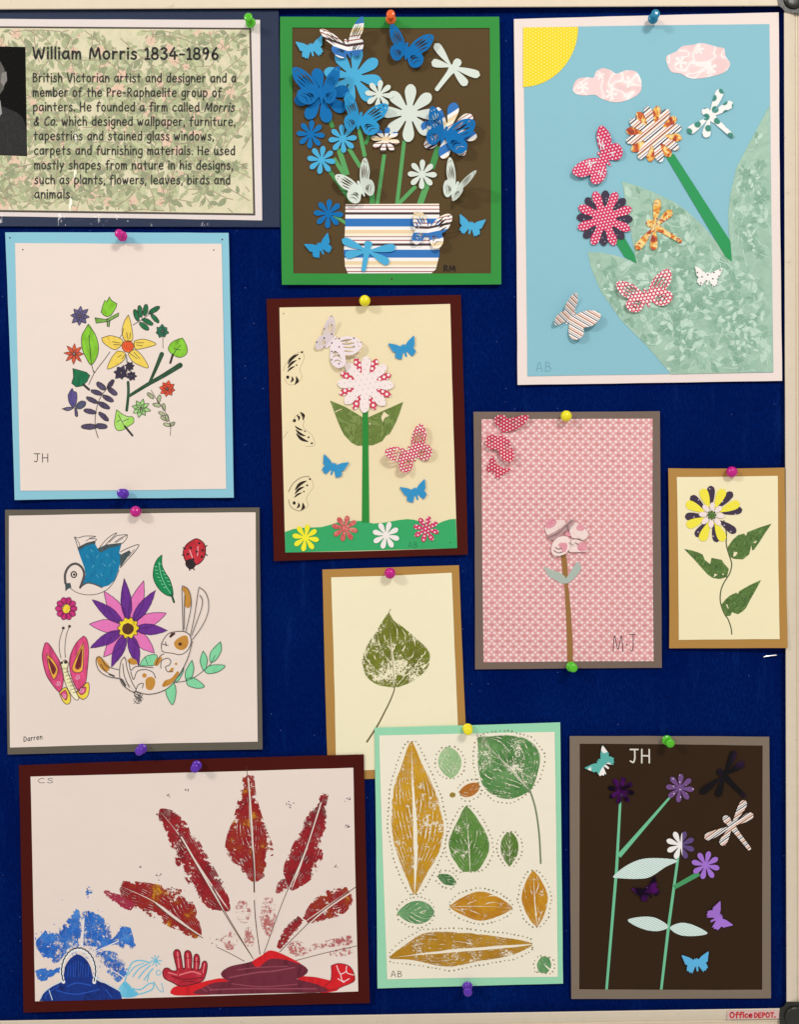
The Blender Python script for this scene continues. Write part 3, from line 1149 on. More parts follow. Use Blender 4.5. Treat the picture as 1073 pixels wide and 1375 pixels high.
def cap(loop, dome):
    """corner cap from its outline plus a raised dome"""
    o = poly(board, 'corner_cap', loop, 5.0, cap_m, t=20, smooth=False, cell=0)
    bm = bmesh.new()
    n = 28
    c, r = dome
    rings = [(1.0, 5.0), (0.97, 6.2), (0.85, 7.4), (0.6, 8.2), (0.3, 8.6)]
    prev = None
    for q, h in rings:
        ring = [bm.verts.new(board.v(c[0] + r * q * math.cos(2 * math.pi * k / n), c[1] + r * q * math.sin(2 * math.pi * k / n), h)) for k in range(n)]
        if prev:
            for k in range(n):
                bm.faces.new((prev[k], prev[(k + 1) % n], ring[(k + 1) % n], ring[k]))
        prev = ring
    bm.faces.new(prev)
    for f in bm.faces:
        f.smooth = True
    bmesh.ops.recalc_face_normals(bm, faces=bm.faces[:])
    me = bpy.data.meshes.new('cap_dome')
    bm.to_mesh(me)
    bm.free()
    link('cap_dome', me, o, [cap_m])
    return o


cap([(1045.2, 8.2), (1048, 8.6), (1051, 11), (1053.2, 14), (1054.6, 17.2), (1084, 17.2), (1084, -8), (1078, -18), (1068, -22), (1045.2, -22)], ((1067, -2), 14))
cap([(1047.8, 1353.4), (1052, 1352), (1055, 1349), (1056.4, 1345), (1086, 1345), (1086, 1370), (1080, 1382), (1070, 1387), (1047.8, 1387)], ((1069, 1366), 15))
cap([(-318, 14.4), (-326, 24), (-358, 24), (-358, -8), (-346, -18), (-318, -18)], ((-340, 2), 13))
cap([(-318, 1375.6), (-326, 1366), (-358, 1366), (-358, 1396), (-346, 1408), (-318, 1408)], ((-340, 1390), 13))

stk = poly(board, 'sticker', [(977, 1357.2), (1046.5, 1356.3), (1046.5, 1367.6), (977.4, 1368.8)], 5.2, paper((214, 178, 170), 0.4, 0.4), t=0.1, label='pale sticker with red shop lettering on the bottom rail')
strokes(board, 'lettering', lettering('Office', 980.5, 1366.6, 4.7, 30, -0.012, 1.9), 5.28, ink((186, 44, 48)), parent=stk)
strokes(board, 'lettering', lettering('DEPOT.', 1013.5, 1366.2, 4.0, 28, -0.012, 1.8), 5.28, ink((186, 44, 48)), parent=stk)

stp = Art('staple', 'small silver staple in the blue felt below the brown-edged yellow flower picture', 'staple', 1035, 881)
steel = NT('bare_steel', 0.3, 0.5)
steel.b.inputs['Metallic'].default_value = 1.0
steel.b.inputs['Base Color'].default_value = (0.75, 0.74, 0.72, 1)
bm = bmesh.new()
pr = None
for k, (x, y, d) in enumerate([(1025.5, 882.3, -2), (1026, 882.2, 0.1), (1028, 881.6, 0.3), (1035, 880.6, 0.5), (1042, 879.8, 0.3), (1043.8, 879.7, 0.1), (1044.2, 879.7, -2)]):
    ring = [bm.verts.new(stp.v(x, y, d) + Vector((0, 0.00045 * math.cos(a), 0.0007 * math.sin(a)))) for a in [i * math.pi / 3 for i in range(6)]]
    if pr:
        for i in range(6):
            bm.faces.new((pr[i], pr[(i + 1) % 6], ring[(i + 1) % 6], ring[i]))
    pr = ring
me = bpy.data.meshes.new('wire')
bm.to_mesh(me)
bm.free()
link('wire', me, stp.e, [steel.m])

# ================================================================== shared colours
WHITE = (232, 214, 200)
CREAM = (242, 223, 183)
CREAM2 = (248, 230, 208)
BLACK_INK = ink((34, 30, 36))
GREY_INK = ink((120, 112, 110))
white_m = paper(WHITE)
cream_m = paper(CREAM)
cream2_m = paper(CREAM2)
pict = 'pictures pinned on the board'


def holes(art, pts, d, r=1.3, parent=None):
    strokes(art, 'pin_hole', [([p], r * 2) for p in pts], d, ink((60, 50, 45)), parent=parent)


# ================================================================== A0 information poster
c = Crop(0, 0, 2.824)
A = Art('information_poster', 'laminated poster of typed text on leafy paper with a dark portrait, slate card behind', 'poster', 75, 302, group=pict, tilt=(0, 0.0))
poly(A, 'backing_card', [(-232, 14), (374, 13.5), (376, 305), (-232, 303)], 0.2, paper((34, 46, 72), 0.6, 0.2))
sheet = poly(A, 'paper_sheet', [(-206, 24), (349, 26.6), (351.8, 296), (-204, 288)], 0.8, paper((226, 212, 204)))
poly(A, 'border_line', [[(-192, 34), (337, 37.4), (342.6, 289.4), (-192, 282)], [(-189, 36.4), (334.4, 39.8), (339.8, 286.6), (-189, 279.4)]], 0.9, ink((74, 66, 58)), t=0, parent=sheet)
field = [(-189, 36.4), (334.4, 39.8), (339.8, 286.6), (-189, 279.4)]
pan = poly(A, 'patterned_panel', field, 0.88, mottled([(0.35, (210, 203, 166)), (0.6, (222, 210, 176))], 60), t=0, parent=sheet)
vines(A, 'printed_foliage', field, 420, 0.92, [ink((168, 170, 130)), ink((156, 160, 120)), ink((186, 187, 146)), ink((144, 148, 114))], ink((160, 142, 118)), parent=pan,
      leaf=(9, 17), step=9, blossom=ink((218, 186, 160)), seed=5, length=7)
photo = poly(A, 'portrait_photo', [(-96, 60.5), (33.6, 63), (35.8, 209.7), (-95, 205)], 1.05, paper((9, 9, 8), 0.8, 0.0), t=0.05)
fills(A, 'portrait_figure', [
    ([(-92, 204.5), (-92, 180), (-84, 165), (-60, 152), (-36, 141), (-10, 140), (8, 145), (22, 151), (30, 158), (33.5, 168), (34.4, 180), (34.8, 208.6), (-20, 206.8)], ink((24, 24, 25))),
    ([(-34, 126), (-8, 122), (0, 136), (2, 152), (-14, 178), (-24, 160), (-36, 142)], ink((150, 146, 140))),
    ([(-58, 98), (-50, 76), (-26, 68), (-4, 76), (5, 92), (8, 104), (4, 120), (-8, 136), (-26, 142), (-44, 136), (-54, 120)], ink((88, 84, 78))),
    ([(-52, 96), (-46, 84), (-26, 80), (-8, 86), (-3, 104), (-10, 124), (-26, 130), (-42, 124), (-50, 112)], ink((168, 160, 150))),
    ([(2, 98), (8, 96), (9, 108), (4, 116), (0, 110)], ink((128, 122, 116))),
], 1.13, parent=photo, smooth=False)
strokes(A, 'jacket_seams', [([(-4, 150), (8, 170), (10, 205)], 0.8), ([(14, 150), (20, 170), (30, 186)], 0.7)], 1.3, ink((40, 40, 40)), parent=photo)

TXT = ink((44, 42, 38))
title = strokes(A, 'title_lettering', lettering('William Morris 1834-1896', 43.5, 78.6, 10.0, 249, 0.0035, 2.7), 1.14, ink((34, 33, 32)))
LINES = [('British Victorian artist and designer and a', 43.2, 109.8, 893), ('member of the Pre-Raphaelite group of', 43.4, 129.3, 838),
         ('painters. He founded a firm called Morris', 43.8, 148.9, 886), ('& Co. which designed wallpaper, furniture,', 44.2, 168.2, 890),
         ('tapestries and stained glass windows,', 44.6, 187.7, 808), ('carpets and furnishing materials. He used', 45.0, 207.3, 889),
         ('mostly shapes from nature in his designs,', 45.3, 226.9, 880), ('such as plants, flowers, leaves, birds and', 45.6, 246.7, 871), ('animals.', 45.6, 266.0, 271)]
for i, (tx, x, y, xe) in enumerate(LINES):
    it = (35, 41) if i == 2 else ((0, 5) if i == 3 else None)
    strokes(A, 'text_line', lettering(tx, x, y, 7.7, xe / 2.824 - x, 0.002, 1.7, italic=it), 1.14, TXT)

# clear laminate with a creased strip and wrinkled lower hem
rnd = random.Random(3)
lat = {}
bm = bmesh.new()
nx, ny = 304, 147
grid = []
def crease(px, py):
    h = 0.0
    cx = 113 + 9 * math.sin((py - 30) / 55.0) - 0.055 * (py - 150)
    q = abs(px - cx)
    q = (px - cx) / 3.0 if px > cx else (cx - px) / 6.0
    if 30 < py < 300 and q < 1:
        h += 1.25 * (1 - q) * (0.25 + 0.75 * max(0.0, math.sin(py / 13.0 + 1)) if py < 150 else 0.55 + 0.45 * math.sin(py / 7.0))
    cx = 100 + 0.10 * (py - 150)
    q = abs(px - cx)
    if 150 < py < 300 and q < 4:
        h += 1.0 * (1 - q / 4) * max(0.0, math.sin(py / 9.0))
    if py > 284:
        s = min(1.0, (py - 284) / 6)
        for a, b, amp in ((78, 174, 2.0), (-30, 9, 1.8), (200, 226, 1.1), (268, 284, 1.6)):
            if a < px < b:
                e = min(1.0, (px - a) / 6, (b - px) / 6)
                gx, gy = px / 5.0, py / 4.0
                ix, iy = int(gx // 1), int(gy // 1)
                vv = [[lat.setdefault((ix + p_, iy + q_), rnd.random()) for q_ in (0, 1)] for p_ in (0, 1)]
                fx, fy = gx - ix, gy - iy
                h += s * e * amp * (vv[0][0] * (1 - fx) * (1 - fy) + vv[1][0] * fx * (1 - fy) + vv[0][1] * (1 - fx) * fy + vv[1][1] * fx * fy) * 1.5
    return h
for j in range(ny + 1):
    py = 15 + (303.5 - 15) * j / ny
    grid.append([bm.verts.new(A.v(-230 + 604 * i / nx, py, 1.55 + crease(-230 + 604 * i / nx, py))) for i in range(nx + 1)])
for j in range(ny):
    for i in range(nx):
        f = bm.faces.new((grid[j][i], grid[j + 1][i], grid[j + 1][i + 1], grid[j][i + 1]))
        f.smooth = True
me = bpy.data.meshes.new('laminate_film')
bm.to_mesh(me)
bm.free()
link('laminate_film', me, A.e, [film_mat()])

# ================================================================== A1 vase collage on a green mount
c = Crop(370, 0, 3.353)
A = Art('collage_picture', 'collage of blue and grey paper flowers in a striped vase inside a bright green frame', 'picture', 526, 382, group=pict,
        curls=[(376, 22, 90, 1.5), (671, 22, 90, 2.0), (378, 382, 90, 2.0), (673, 381, 100, 2.5)])
poly(A, 'paper_sheet', c((50, 100), (985, 100), (990, 1255), (55, 1255)), 0.4, paper((88, 70, 44), 0.85, 0.06, 0.10))
poly(A, 'frame_mount', [c((20, 75), (1008, 75), (1017, 1280), (28, 1282)), c((75, 124), (80, 1231), (970, 1231), (965, 126))], 1.15, paper((46, 138, 56), 0.7))
holes(A, c((523, 1256)), 1.22)
VASE = stripes()
stem_a = paper((66, 140, 72), 0.7)
stem_b = paper((88, 158, 90), 0.7)
BL_D = paper((14, 106, 168), 0.7, 0.12)
BL_M = paper((44, 144, 194), 0.7, 0.12)
BL_L = paper((76, 168, 206), 0.7, 0.12)
SAGE_W = paper((212, 218, 204), 0.65)
STEMS = [((218, 470), (258, 575), 18), ((285, 670), (322, 788), 24), ((262, 712), (312, 792), 18), ((242, 768), (342, 908), 18), ((330, 668), (382, 752), 18), ((372, 560), (402, 705), 18),
         ((428, 600), (404, 650), 16), ((490, 695), (458, 920), 17), ((580, 632), (547, 920), 17), ((735, 660), (702, 760), 28), ((690, 810), (650, 920), 28), ((632, 838), (552, 920), 18), ((434, 872), (436, 920), 24),
         ((262, 968), (318, 1006), 14)]
for i, (a, b, wd_) in enumerate(STEMS):
    a, b = c.p(*a), c.p(*b)
    w_ = wd_ / 3.353 / 2
    l = math.hypot(b[0] - a[0], b[1] - a[1])
    n_ = (-(b[1] - a[1]) / l * w_, (b[0] - a[0]) / l * w_)
    poly(A, 'stem', [(a[0] + n_[0], a[1] + n_[1]), (b[0] + n_[0], b[1] + n_[1]), (b[0] - n_[0], b[1] - n_[1]), (a[0] - n_[0], a[1] - n_[1])], 0.75 + 0.05 * (i % 4), stem_a if i % 3 == 0 else stem_b, t=0.2)
poly(A, 'vase', c((315, 919), (737, 917), (741, 1030), (738, 1150), (722, 1212), (703, 1230), (326, 1231), (313, 1200), (308, 1130), (314, 1000)), 1.1, stripes(phase=0.312),
     label='vase cut from striped paper')
# the stripes are read from the artwork's origin: shift so that the dark line falls at 962 in the enlarged view
flower(A, c.p(350, 345), 132 / 3.353, 1.5, BL_L, rot=10, name='flower')
flower(A, c.p(208, 430), 126 / 3.353, 1.9, BL_D, rot=-12, up=1.2, w=0.22)
flower(A, c.p(603, 510), 130 / 3.353, 1.7, SAGE_W, rot=3, up=1.0)
flower(A, c.p(780, 590), 130 / 3.353, 1.7, stripes(None, 41.8, 32, 0.1), rot=12, up=1.0,)
SM = dict(w=0.19, inner=0.24, neck=0.08)
flower(A, c.p(158, 605), 64 / 3.353, 1.6, BL_D, rot=5, **SM)
flower(A, c.p(302, 625), 64 / 3.353, 1.9, BL_L, rot=-5, **SM)
flower(A, c.p(206, 720), 64 / 3.353, 1.8, BL_L, rot=8, **SM)
flower(A, c.p(466, 425), 64 / 3.353, 2.4, SAGE_W, rot=7, **SM)
flower(A, c.p(494, 630), 66 / 3.353, 2.6, stripes(None, 41.8, 0, 0.282), rot=11, squash=(1.0, 0.88), **SM)
flower(A, c.p(660, 785), 66 / 3.353, 1.9, SAGE_W, rot=2, **SM)
flower(A, c.p(238, 962), 66 / 3.353, 1.3, BL_D, rot=4, **SM)
small_butterfly(A, c.p(160, 216), 62 / 3.353, -14, 1.1, BL_L)
small_butterfly(A, c.p(880, 1018), 60 / 3.353, 12, 1.1, BL_L)
small_butterfly(A, c.p(200, 1112), 60 / 3.353, -26, 1.1, BL_M)
P_ = c.p
dragonfly(A, P_(792, 300), P_(830, 268), P_(722, 408), [P_(718, 195), P_(702, 280), P_(922, 340), P_(862, 385)], 0.9, SAGE_W, 5.5, 6.5)
dragonfly(A, P_(415, 1130), P_(420, 1085), P_(395, 1222), [P_(298, 1078), P_(312, 1150), P_(542, 1112), P_(512, 1185)], 1.6, BL_L, 5.5, 6.2)
butterfly(A, P_(322, 210), [(P_(203, 130), P_(300, 262), 9), (P_(388, 74), P_(372, 248), 16)], 2.0, stripes(None, 41.8, -10, 0.316), label='butterfly cut from striped paper, wings folded up')
butterfly(A, P_(590, 222), [(P_(524, 108), P_(540, 272), 9), (P_(708, 158), P_(620, 304), 8)], 1.9, BL_D, axis=(-0.1, 1))
butterfly(A, P_(205, 410), [(P_(85, 302), P_(140, 470), 8), (P_(284, 298), P_(246, 466), 13)], 3.4, BL_D)
butterfly(A, P_(380, 535), [(P_(322, 415), P_(330, 590), 9), (P_(502, 468), P_(420, 608), 8)], 3.4, BL_M)
butterfly(A, P_(762, 600), [(P_(706, 478), P_(700, 652), 9), (P_(892, 540), P_(815, 690), 9)], 3.4, BL_D, axis=(-0.35, 1))
butterfly(A, P_(382, 842), [(P_(270, 788), P_(368, 915), 9), (P_(402, 710), P_(436, 878), 14)], 2.4, SAGE_W)
butterfly(A, P_(812, 846), [(P_(786, 708), P_(766, 884), 5), (P_(905, 768), P_(800, 905), 34)], 1.4, SAGE_W)
butterfly(A, P_(690, 1030), [(P_(632, 945), P_(636, 1100), 8), (P_(792, 968), P_(716, 1118), 10)], 2.0, stripes(None, 41.8, 5, 0.734), label='butterfly cut from striped paper')
strokes(A, 'initials', lettering('RM', c.p(757, 0)[0], c.p(0, 1220)[1], 4.9, 15.5, 0, 1.7), 0.8, ink((30, 22, 16)))

# ================================================================== A2 big sky collage
A = Art('collage_picture', 'large sky blue collage with a yellow corner sun, two pink clouds and big sage leaves', 'picture', 871, 512, group=pict,
        curls=[(695, 517, 120, 2.0), (1051, 512, 110, 1.2)])
T = Crop(680, 0, 2.730)
B = Crop(680, 250, 2.730)
F = Crop(740, 130, 4.877)
poly(A, 'mount', [(690.3, 25.6), (1046.3, 16.6), (1051, 511.3), (695.2, 516.8)], 0.3, paper((234, 216, 206)))
poly(A, 'sky_sheet', [(702.7, 36.8), (1033.8, 32.3), (1039, 500), (708.6, 505)], 0.8, paper((138, 187, 197), 0.8, 0.1, 0.05))
sun_c = (702.7, 36.8)
poly(A, 'sun', [sun_c] + [(sun_c[0] + 74 * math.cos(a) + 2.2 * math.sin(a) * 0, sun_c[1] - 0.9 * math.cos(a) + 80 * math.sin(a)) for a in [math.pi / 2 * k / 20 for k in range(21)]], 1.15,
     dots((244, 206, 18), (250, 232, 110), 4.4, 0.24, 30))
rose_cloud = mottled([(0.40, (236, 204, 200)), (0.47, (240, 214, 208)), (0.485, (250, 232, 226)), (0.515, (250, 232, 226)), (0.53, (238, 208, 202)), (0.62, (232, 196, 192))], 52, detail=0, dist=0.6)


def blossom_print(art, par, spots, d, mat):
    bmx = []
    for (x, y, r) in spots:
        bmx.append((flower_pts(x, y, r, 5, random.uniform(0, 70), 0.4, 0.26, 0.16), mat))
    fills(art, 'printed_blossom', bmx, d, parent=par, smooth=False)


cl = poly(A, 'cloud', T((245, 320), (262, 290), (300, 283), (320, 285), (330, 262), (355, 250), (385, 258), (405, 270), (440, 258), (475, 262), (492, 285), (497, 310), (490, 340), (450, 365), (400, 375), (350, 362), (325, 348), (280, 350), (250, 340)), 1.15, rose_cloud, smooth=True)
blossom_print(A, cl, [(x, y, 8.5) for x, y in T((282, 318), (452, 300), (385, 345))] + [(x, y, 6) for x, y in T((345, 278))], 1.22, ink((250, 232, 224)))
cl = poly(A, 'cloud', T((588, 225), (590, 205), (625, 188), (645, 170), (685, 164), (720, 158), (775, 172), (800, 178), (805, 205), (822, 235), (800, 265), (740, 283), (680, 288), (640, 270), (605, 262)), 1.15, rose_cloud, smooth=True)
blossom_print(A, cl, [(x, y, 9) for x, y in T((640, 228), (750, 250))] + [(x, y, 7) for x, y in T((708, 182))], 1.22, ink((250, 232, 224)))
GREEN_STEM = paper((38, 146, 82), 0.65)
poly(A, 'stem', [(893, 207.5), (905.5, 206.5), (981.5, 324), (983.4, 351), (975, 345)], 1.5, GREEN_STEM)
poly(A, 'stem', [(826, 324), (838, 317), (852, 341), (855.5, 353.5), (839, 345)], 1.5, GREEN_STEM)
leafpts = [(789.6, 338.4), (808, 339), (826.5, 343), (842, 348), (855, 353.6), (850, 328), (846.7, 305), (840, 270), (835.7, 243.6), (857, 250), (877.8, 258), (907, 272), (925, 285), (943.7, 302), (965, 328), (983, 351),
           (979, 310), (978.5, 287), (981, 262), (989.5, 225), (1009.7, 187), (1034, 141), (1038.8, 499.5), (901.6, 502.4), (870.5, 466), (834, 429.5), (806, 389), (793.6, 358)]
sage = poly(A, 'sage_leaf', leafpts, 1.15, mottled([(0.3, (150, 180, 157)), (0.55, (160, 190, 167)), (0.8, (170, 196, 174))], 60))
vines(A, 'printed_foliage', leafpts, 190, 1.19, [ink((136, 170, 146)), ink((176, 200, 180)), ink((146, 178, 156)), ink((154, 184, 162))], ink((176, 200, 180)), parent=sage, leaf=(13, 23), step=11, turn=1.0,
      blossom=ink((132, 166, 144)), seed=11, length=6)
vines(A, 'printed_foliage', leafpts, 120, 1.31, [ink((182, 205, 186)), ink((128, 164, 140)), ink((140, 172, 150))], ink((142, 174, 152)), parent=sage, leaf=(8, 15), step=7, turn=1.1, blossom=ink((126, 162, 138)), seed=12, length=5)
autumn = mottled([(0.34, (150, 52, 34)), (0.44, (196, 78, 40)), (0.52, (232, 170, 60)), (0.58, (246, 222, 150)), (0.66, (186, 70, 44)), (0.8, (150, 44, 38))], 95, detail=3, dist=1.0)
pinkdot = dots((206, 40, 88), (246, 216, 222), 4.6, 0.24, 12)
PD = dict(w=0.16, inner=0.42, neck=0.13)
fl = flower(A, F.p(675, 245), 38, 1.6, autumn, rot=8, **PD)
flower(A, F.p(675, 245), 38.5, 2.1, stripes(STRIPES_WARM, 15.5, 40, 0.1), rot=30.5, up=0.8, parent=fl, name='petals', **PD)
fl = flower(A, F.p(352, 795), 38, 1.6, paper((44, 32, 58), 0.5), rot=2, **PD)
flower(A, F.p(352, 795), 38.5, 2.1, pinkdot, rot=24.5, up=0.8, parent=fl, name='petals', **PD)
strokes(A, 'petal_specks', [([(F.p(352, 795)[0] + random.uniform(20, 34) * math.cos(a), F.p(352, 795)[1] + random.uniform(20, 34) * math.sin(a))], 1.1) for a in [math.radians(2 + 45 * k + random.uniform(-6, 6)) for k in range(8) for _ in (0, 1)]],
        2.5, ink((214, 206, 220)), parent=fl)
bf = butterfly(A, F.p(342, 398), [(F.p(322, 190), F.p(462, 395), 5), (F.p(142, 478), F.p(350, 538), 5)], 1.6, pinkdot, holes=False, axis=(0.7, 0.72))
strokes(A, 'wing_veins', [(F(*q), 1.2) for q in [((312, 255), (330, 345)), ((335, 270), (350, 345)), ((318, 300), (345, 330)), ((205, 440), (300, 425)), ((225, 462), (290, 430)), ((250, 415), (262, 465)), ((385, 370), (445, 355)), ((400, 385), (425, 330)), ((310, 490), (345, 510)), ((345, 465), (325, 515))]], 4.2, ink((232, 218, 226)), parent=bf)
RED_W = dots((206, 52, 78), (250, 232, 228), 5.0, 0.34, 8)
butterfly(A, B.p(514, 402), [(B.p(408, 350), B.p(480, 462), 5), (B.p(592, 303), B.p(582, 437), 5)], 1.6, RED_W)
small_butterfly(A, B.p(740, 332), 50 / 2.73, 5, 1.5, dots((246, 236, 226), (96, 70, 80), 8.5, 0.13, 20))
butterfly(A, B.p(240, 478), [(B.p(255, 390), B.p(180, 508), 8), (B.p(346, 470), B.p(238, 556), 8)], 1.6, stripes(STRIPES_WARM, 11.0, -35, 0.2), holes=False, axis=(-0.6, 0.8), label='striped butterfly with lifted wings')
dragonfly(A, T.p(745, 430), T.p(722, 400), T.p(834, 502), [T.p(790, 325), T.p(832, 375), T.p(666, 485), T.p(732, 505)], 1.3, dots((240, 240, 234), (52, 132, 112), 15.5, 0.30, 40), 5.5, 6.5, label='white dragonfly with green spots')
dragonfly(A, F.p(680, 850), F.p(628, 815), F.p(858, 950), [F.p(702, 668), F.p(795, 745), F.p(558, 1000), F.p(674, 1005)], 1.6, autumn, 5.0, 6.0, label='dragonfly cut from orange autumn paper')
strokes(A, 'initials', lettering('AB', 720, 498.5, 8.2, 20, 0, 0.9), 0.9, ink((104, 152, 166)))

# ================================================================== A3 small flowers drawing, pale blue mount
c = Crop(0, 300, 3.156)
q = Crop(70, 385, 5.365)
A = Art('drawing_picture', 'drawing of small flowers and leaves around a yellow daffodil on a pale blue mount', 'picture', 160, 668, group=pict, curls=[(20, 671, 110, 3.0), (313, 667, 110, 3.0)])
poly(A, 'mount', c((20, 38), (968, 40), (990, 1162), (60, 1172)), 0.3, paper((138, 192, 206), 0.75))
poly(A, 'paper_sheet', c((62, 83), (938, 86), (958, 1125), (85, 1133)), 0.8, white_m)
holes(A, c((40, 61), (941, 68)), 0.36, 1.2)
holes(A, c((95, 111), (905, 113)), 0.86, 1.0)
OUT = ink((52, 46, 44))


def drawn(art, name, parts, lines=(), d=0.86, lw=0.8, outline=True, smooth=True, col=OUT, extra=(), wob_=0.28):
    o = fills(art, name, parts, d, smooth=smooth)
    ls = [(p + [p[0]], lw) for p, _ in parts] if outline else []
    ls += [(l, lw) for l in lines] + list(extra)
    if ls:
        strokes(art, 'outline', ls, d + 0.025 * len(parts) + 0.02, col, parent=o, wobble=wob_, smooth=smooth)
    return o


def star(cx, cy, r, n, rot, w, mat, name='drawn_flower', art=None, outline=OUT, lw=0.7, d=0.86):
    parts = []
    for k in range(n):
        a = math.radians(rot) + 2 * math.pi * k / n
        rr = r * random.uniform(0.88, 1.06)
        parts.append((catmull(petal_pts((cx, cy), (cx + rr * math.cos(a), cy + rr * math.sin(a)), w * random.uniform(0.9, 1.1), 0.08, 0.7), True, 2), mat))
    return drawn(art, name, parts, d=d, lw=lw, smooth=False, col=outline)


k = 1 / 5.365
star(*q.p(197, 212), 74 * k, 8, 5, 34 * k, marker((98, 88, 130)), art=A)
GR1, GR2, GR3 = marker((128, 190, 46)), marker((28, 104, 62)), marker((44, 84, 54))
drawn(A, 'drawn_bud', [(q((350, 182), (362, 140), (378, 98), (392, 106), (410, 74), (425, 98), (465, 122), (458, 150), (438, 185), (425, 205), (395, 216), (372, 208)), GR1),
                       (q((306, 222), (380, 236), (402, 226), (480, 186), (478, 210), (405, 250), (312, 262)), marker((120, 170, 70))), (q((392, 236), (412, 240), (408, 290), (394, 286)), marker((120, 160, 90)))], smooth=False)
drawn(A, 'drawn_fern', [(ellipse(*q.p(x, y), rx * k, ry * k, r), GR2) for x, y, rx, ry, r in ((604, 205, 44, 17, 72), (632, 178, 44, 17, 80), (670, 168, 42, 17, 98), (732, 168, 46, 17, -32), (738, 228, 42, 15, 48), (685, 252, 44, 17, 28), (660, 285, 42, 18, 38))],
      [q((582, 275), (640, 240), (690, 200), (722, 180))])
YEL, YEL2 = marker((236, 204, 88), (222, 176, 50)), marker((228, 104, 44), (206, 60, 30))
cen = q.p(543, 430)
drawn(A, 'drawn_daffodil', [(q((548, 205), (572, 290), (576, 385), (520, 385), (502, 320), (518, 250)), YEL), (q((355, 368), (420, 352), (500, 378), (500, 415), (450, 452), (395, 428), (365, 400)), YEL),
                            (q((588, 392), (660, 378), (745, 410), (690, 435), (600, 450)), YEL), (q((470, 462), (522, 480), (504, 540), (400, 592), (420, 520)), YEL),
                            (q((545, 485), (590, 452), (650, 500), (690, 582), (620, 566), (572, 530)), YEL), (ellipse(cen[0], cen[1], 8.0, 8.0, 0, 24, 0.05), YEL2)],
      [q((480, 372), (498, 345), (515, 300)), q((535, 330), (545, 378)), q((560, 330), (556, 375)), q((430, 395), (490, 405)), q((440, 415), (492, 418)), q((600, 405), (660, 402)), q((605, 420), (650, 425)), q((560, 480), (610, 520)), q((585, 470), (630, 520)), q((500, 490), (470, 510)), q((520, 490), (500, 520))], lw=0.7)
strokes(A, 'pen_swirl', [([(cen[0] + (1 + 0.32 * t) * math.cos(t * 0.8), cen[1] + (1 + 0.32 * t) * math.sin(t * 0.8)) for t in range(18)], 1.0)], 1.1, ink((206, 48, 34)))
strokes(A, 'drawn_stem', [(q((530, 490), (538, 545)), 2.0)], 0.87, ink((130, 124, 120)))
star(*q.p(790, 322), 52 * k, 7, 12, 36 * k, marker((34, 116, 84)), art=A, lw=0.5)
strokes(A, 'drawn_stem', [(q((795, 355), (797, 442)), 0.8)], 0.87, OUT)
drawn(A, 'drawn_leaf', [(q((937, 370), (968, 430), (968, 480), (925, 508), (880, 500), (845, 470), (835, 438), (868, 395)), GR1)], [q((925, 420), (895, 452), (865, 500)), q((895, 452), (925, 458)), q((895, 452), (875, 445))], extra=[(q((868, 490), (850, 548)), 3.0)])
drawn(A, 'drawn_leaf', [(q((260, 270), (308, 345), (332, 430), (320, 505), (280, 562), (240, 510), (214, 440), (210, 360), (235, 310)), GR1)], [q((262, 350), (272, 450), (282, 560), (297, 615)), q((415, 468), (370, 530), (330, 580), (290, 640), (262, 706)), q((282, 562), (297, 616), (310, 612))], lw=0.9)
star(*q.p(155, 482), 80 * k, 8, 3, 26 * k, marker((208, 84, 52)), art=A, lw=0.5)
drawn(A, 'drawn_leaf', [(q((145, 590), (190, 600), (245, 615), (268, 640), (250, 682), (212, 716), (170, 722), (138, 695), (150, 650)), marker((16, 106, 66)))], smooth=False, extra=[(q((222, 704), (264, 740)), 3.2)])
PU = marker((76, 66, 92))
drawn(A, 'drawn_fern', [(ellipse(*q.p(x, y), rx * k, ry * k, r), PU) for x, y, rx, ry, r in ((350, 715, 40, 20, 38), (418, 702, 40, 16, -56), (432, 755, 40, 18, 36), (318, 762, 44, 17, 18), (400, 805, 44, 18, 28), (285, 817, 46, 16, 26), (370, 855, 46, 18, 28), (270, 898, 46, 17, 12), (368, 935, 46, 17, 42), (262, 1008, 56, 20, 0), (350, 1005, 44, 20, 4))],
      [q((440, 680), (350, 790), (312, 900), (308, 1010), (330, 1090))])
drawn(A, 'drawn_bud', [(q((112, 782), (128, 748), (142, 734), (152, 755), (172, 760), (176, 800), (165, 852), (145, 870), (118, 832)), marker((84, 72, 128))), (q((68, 880), (110, 868), (150, 875), (110, 892)), marker((100, 90, 120))),
                       (q((165, 872), (180, 838), (210, 824), (240, 832), (232, 860), (195, 880)), marker((84, 84, 110))), (q((158, 876), (176, 884), (182, 932), (165, 932)), marker((90, 80, 110)))])
for x, y, r in ((495, 620, 56), (556, 574, 36), (570, 642, 38)):
    star(*q.p(x, y), r * k, 7, x, r * 0.62 * k, marker((58, 48, 74)), art=A, lw=0.4)
strokes(A, 'drawn_branch', [(q((545, 688), (547, 770), (535, 890)), 3.8, 3.8), (q((548, 790), (690, 702), (800, 640), (920, 566)), 4.0, 7.2), (q((700, 690), (745, 590), (788, 486)), 3.4, 6.2)], 0.87, marker((40, 76, 50)))
star(*q.p(828, 736), 62 * k, 8, 10, 36 * k, marker((228, 78, 44)), art=A, lw=0.5)
star(*q.p(637, 876), 70 * k, 8, 14, 32 * k, marker((158, 204, 124)), art=A)
drawn(A, 'drawn_leaf', [(q((462, 888), (500, 915), (540, 935), (580, 940), (585, 978), (550, 1002), (505, 1032), (465, 1034), (446, 985)), marker((160, 212, 90), (196, 226, 150)))], [q((475, 920), (500, 970), (520, 1005)), q((500, 970), (550, 955)), q((492, 960), (465, 975))], extra=[(q((522, 1005), (575, 1072)), 2.8)])
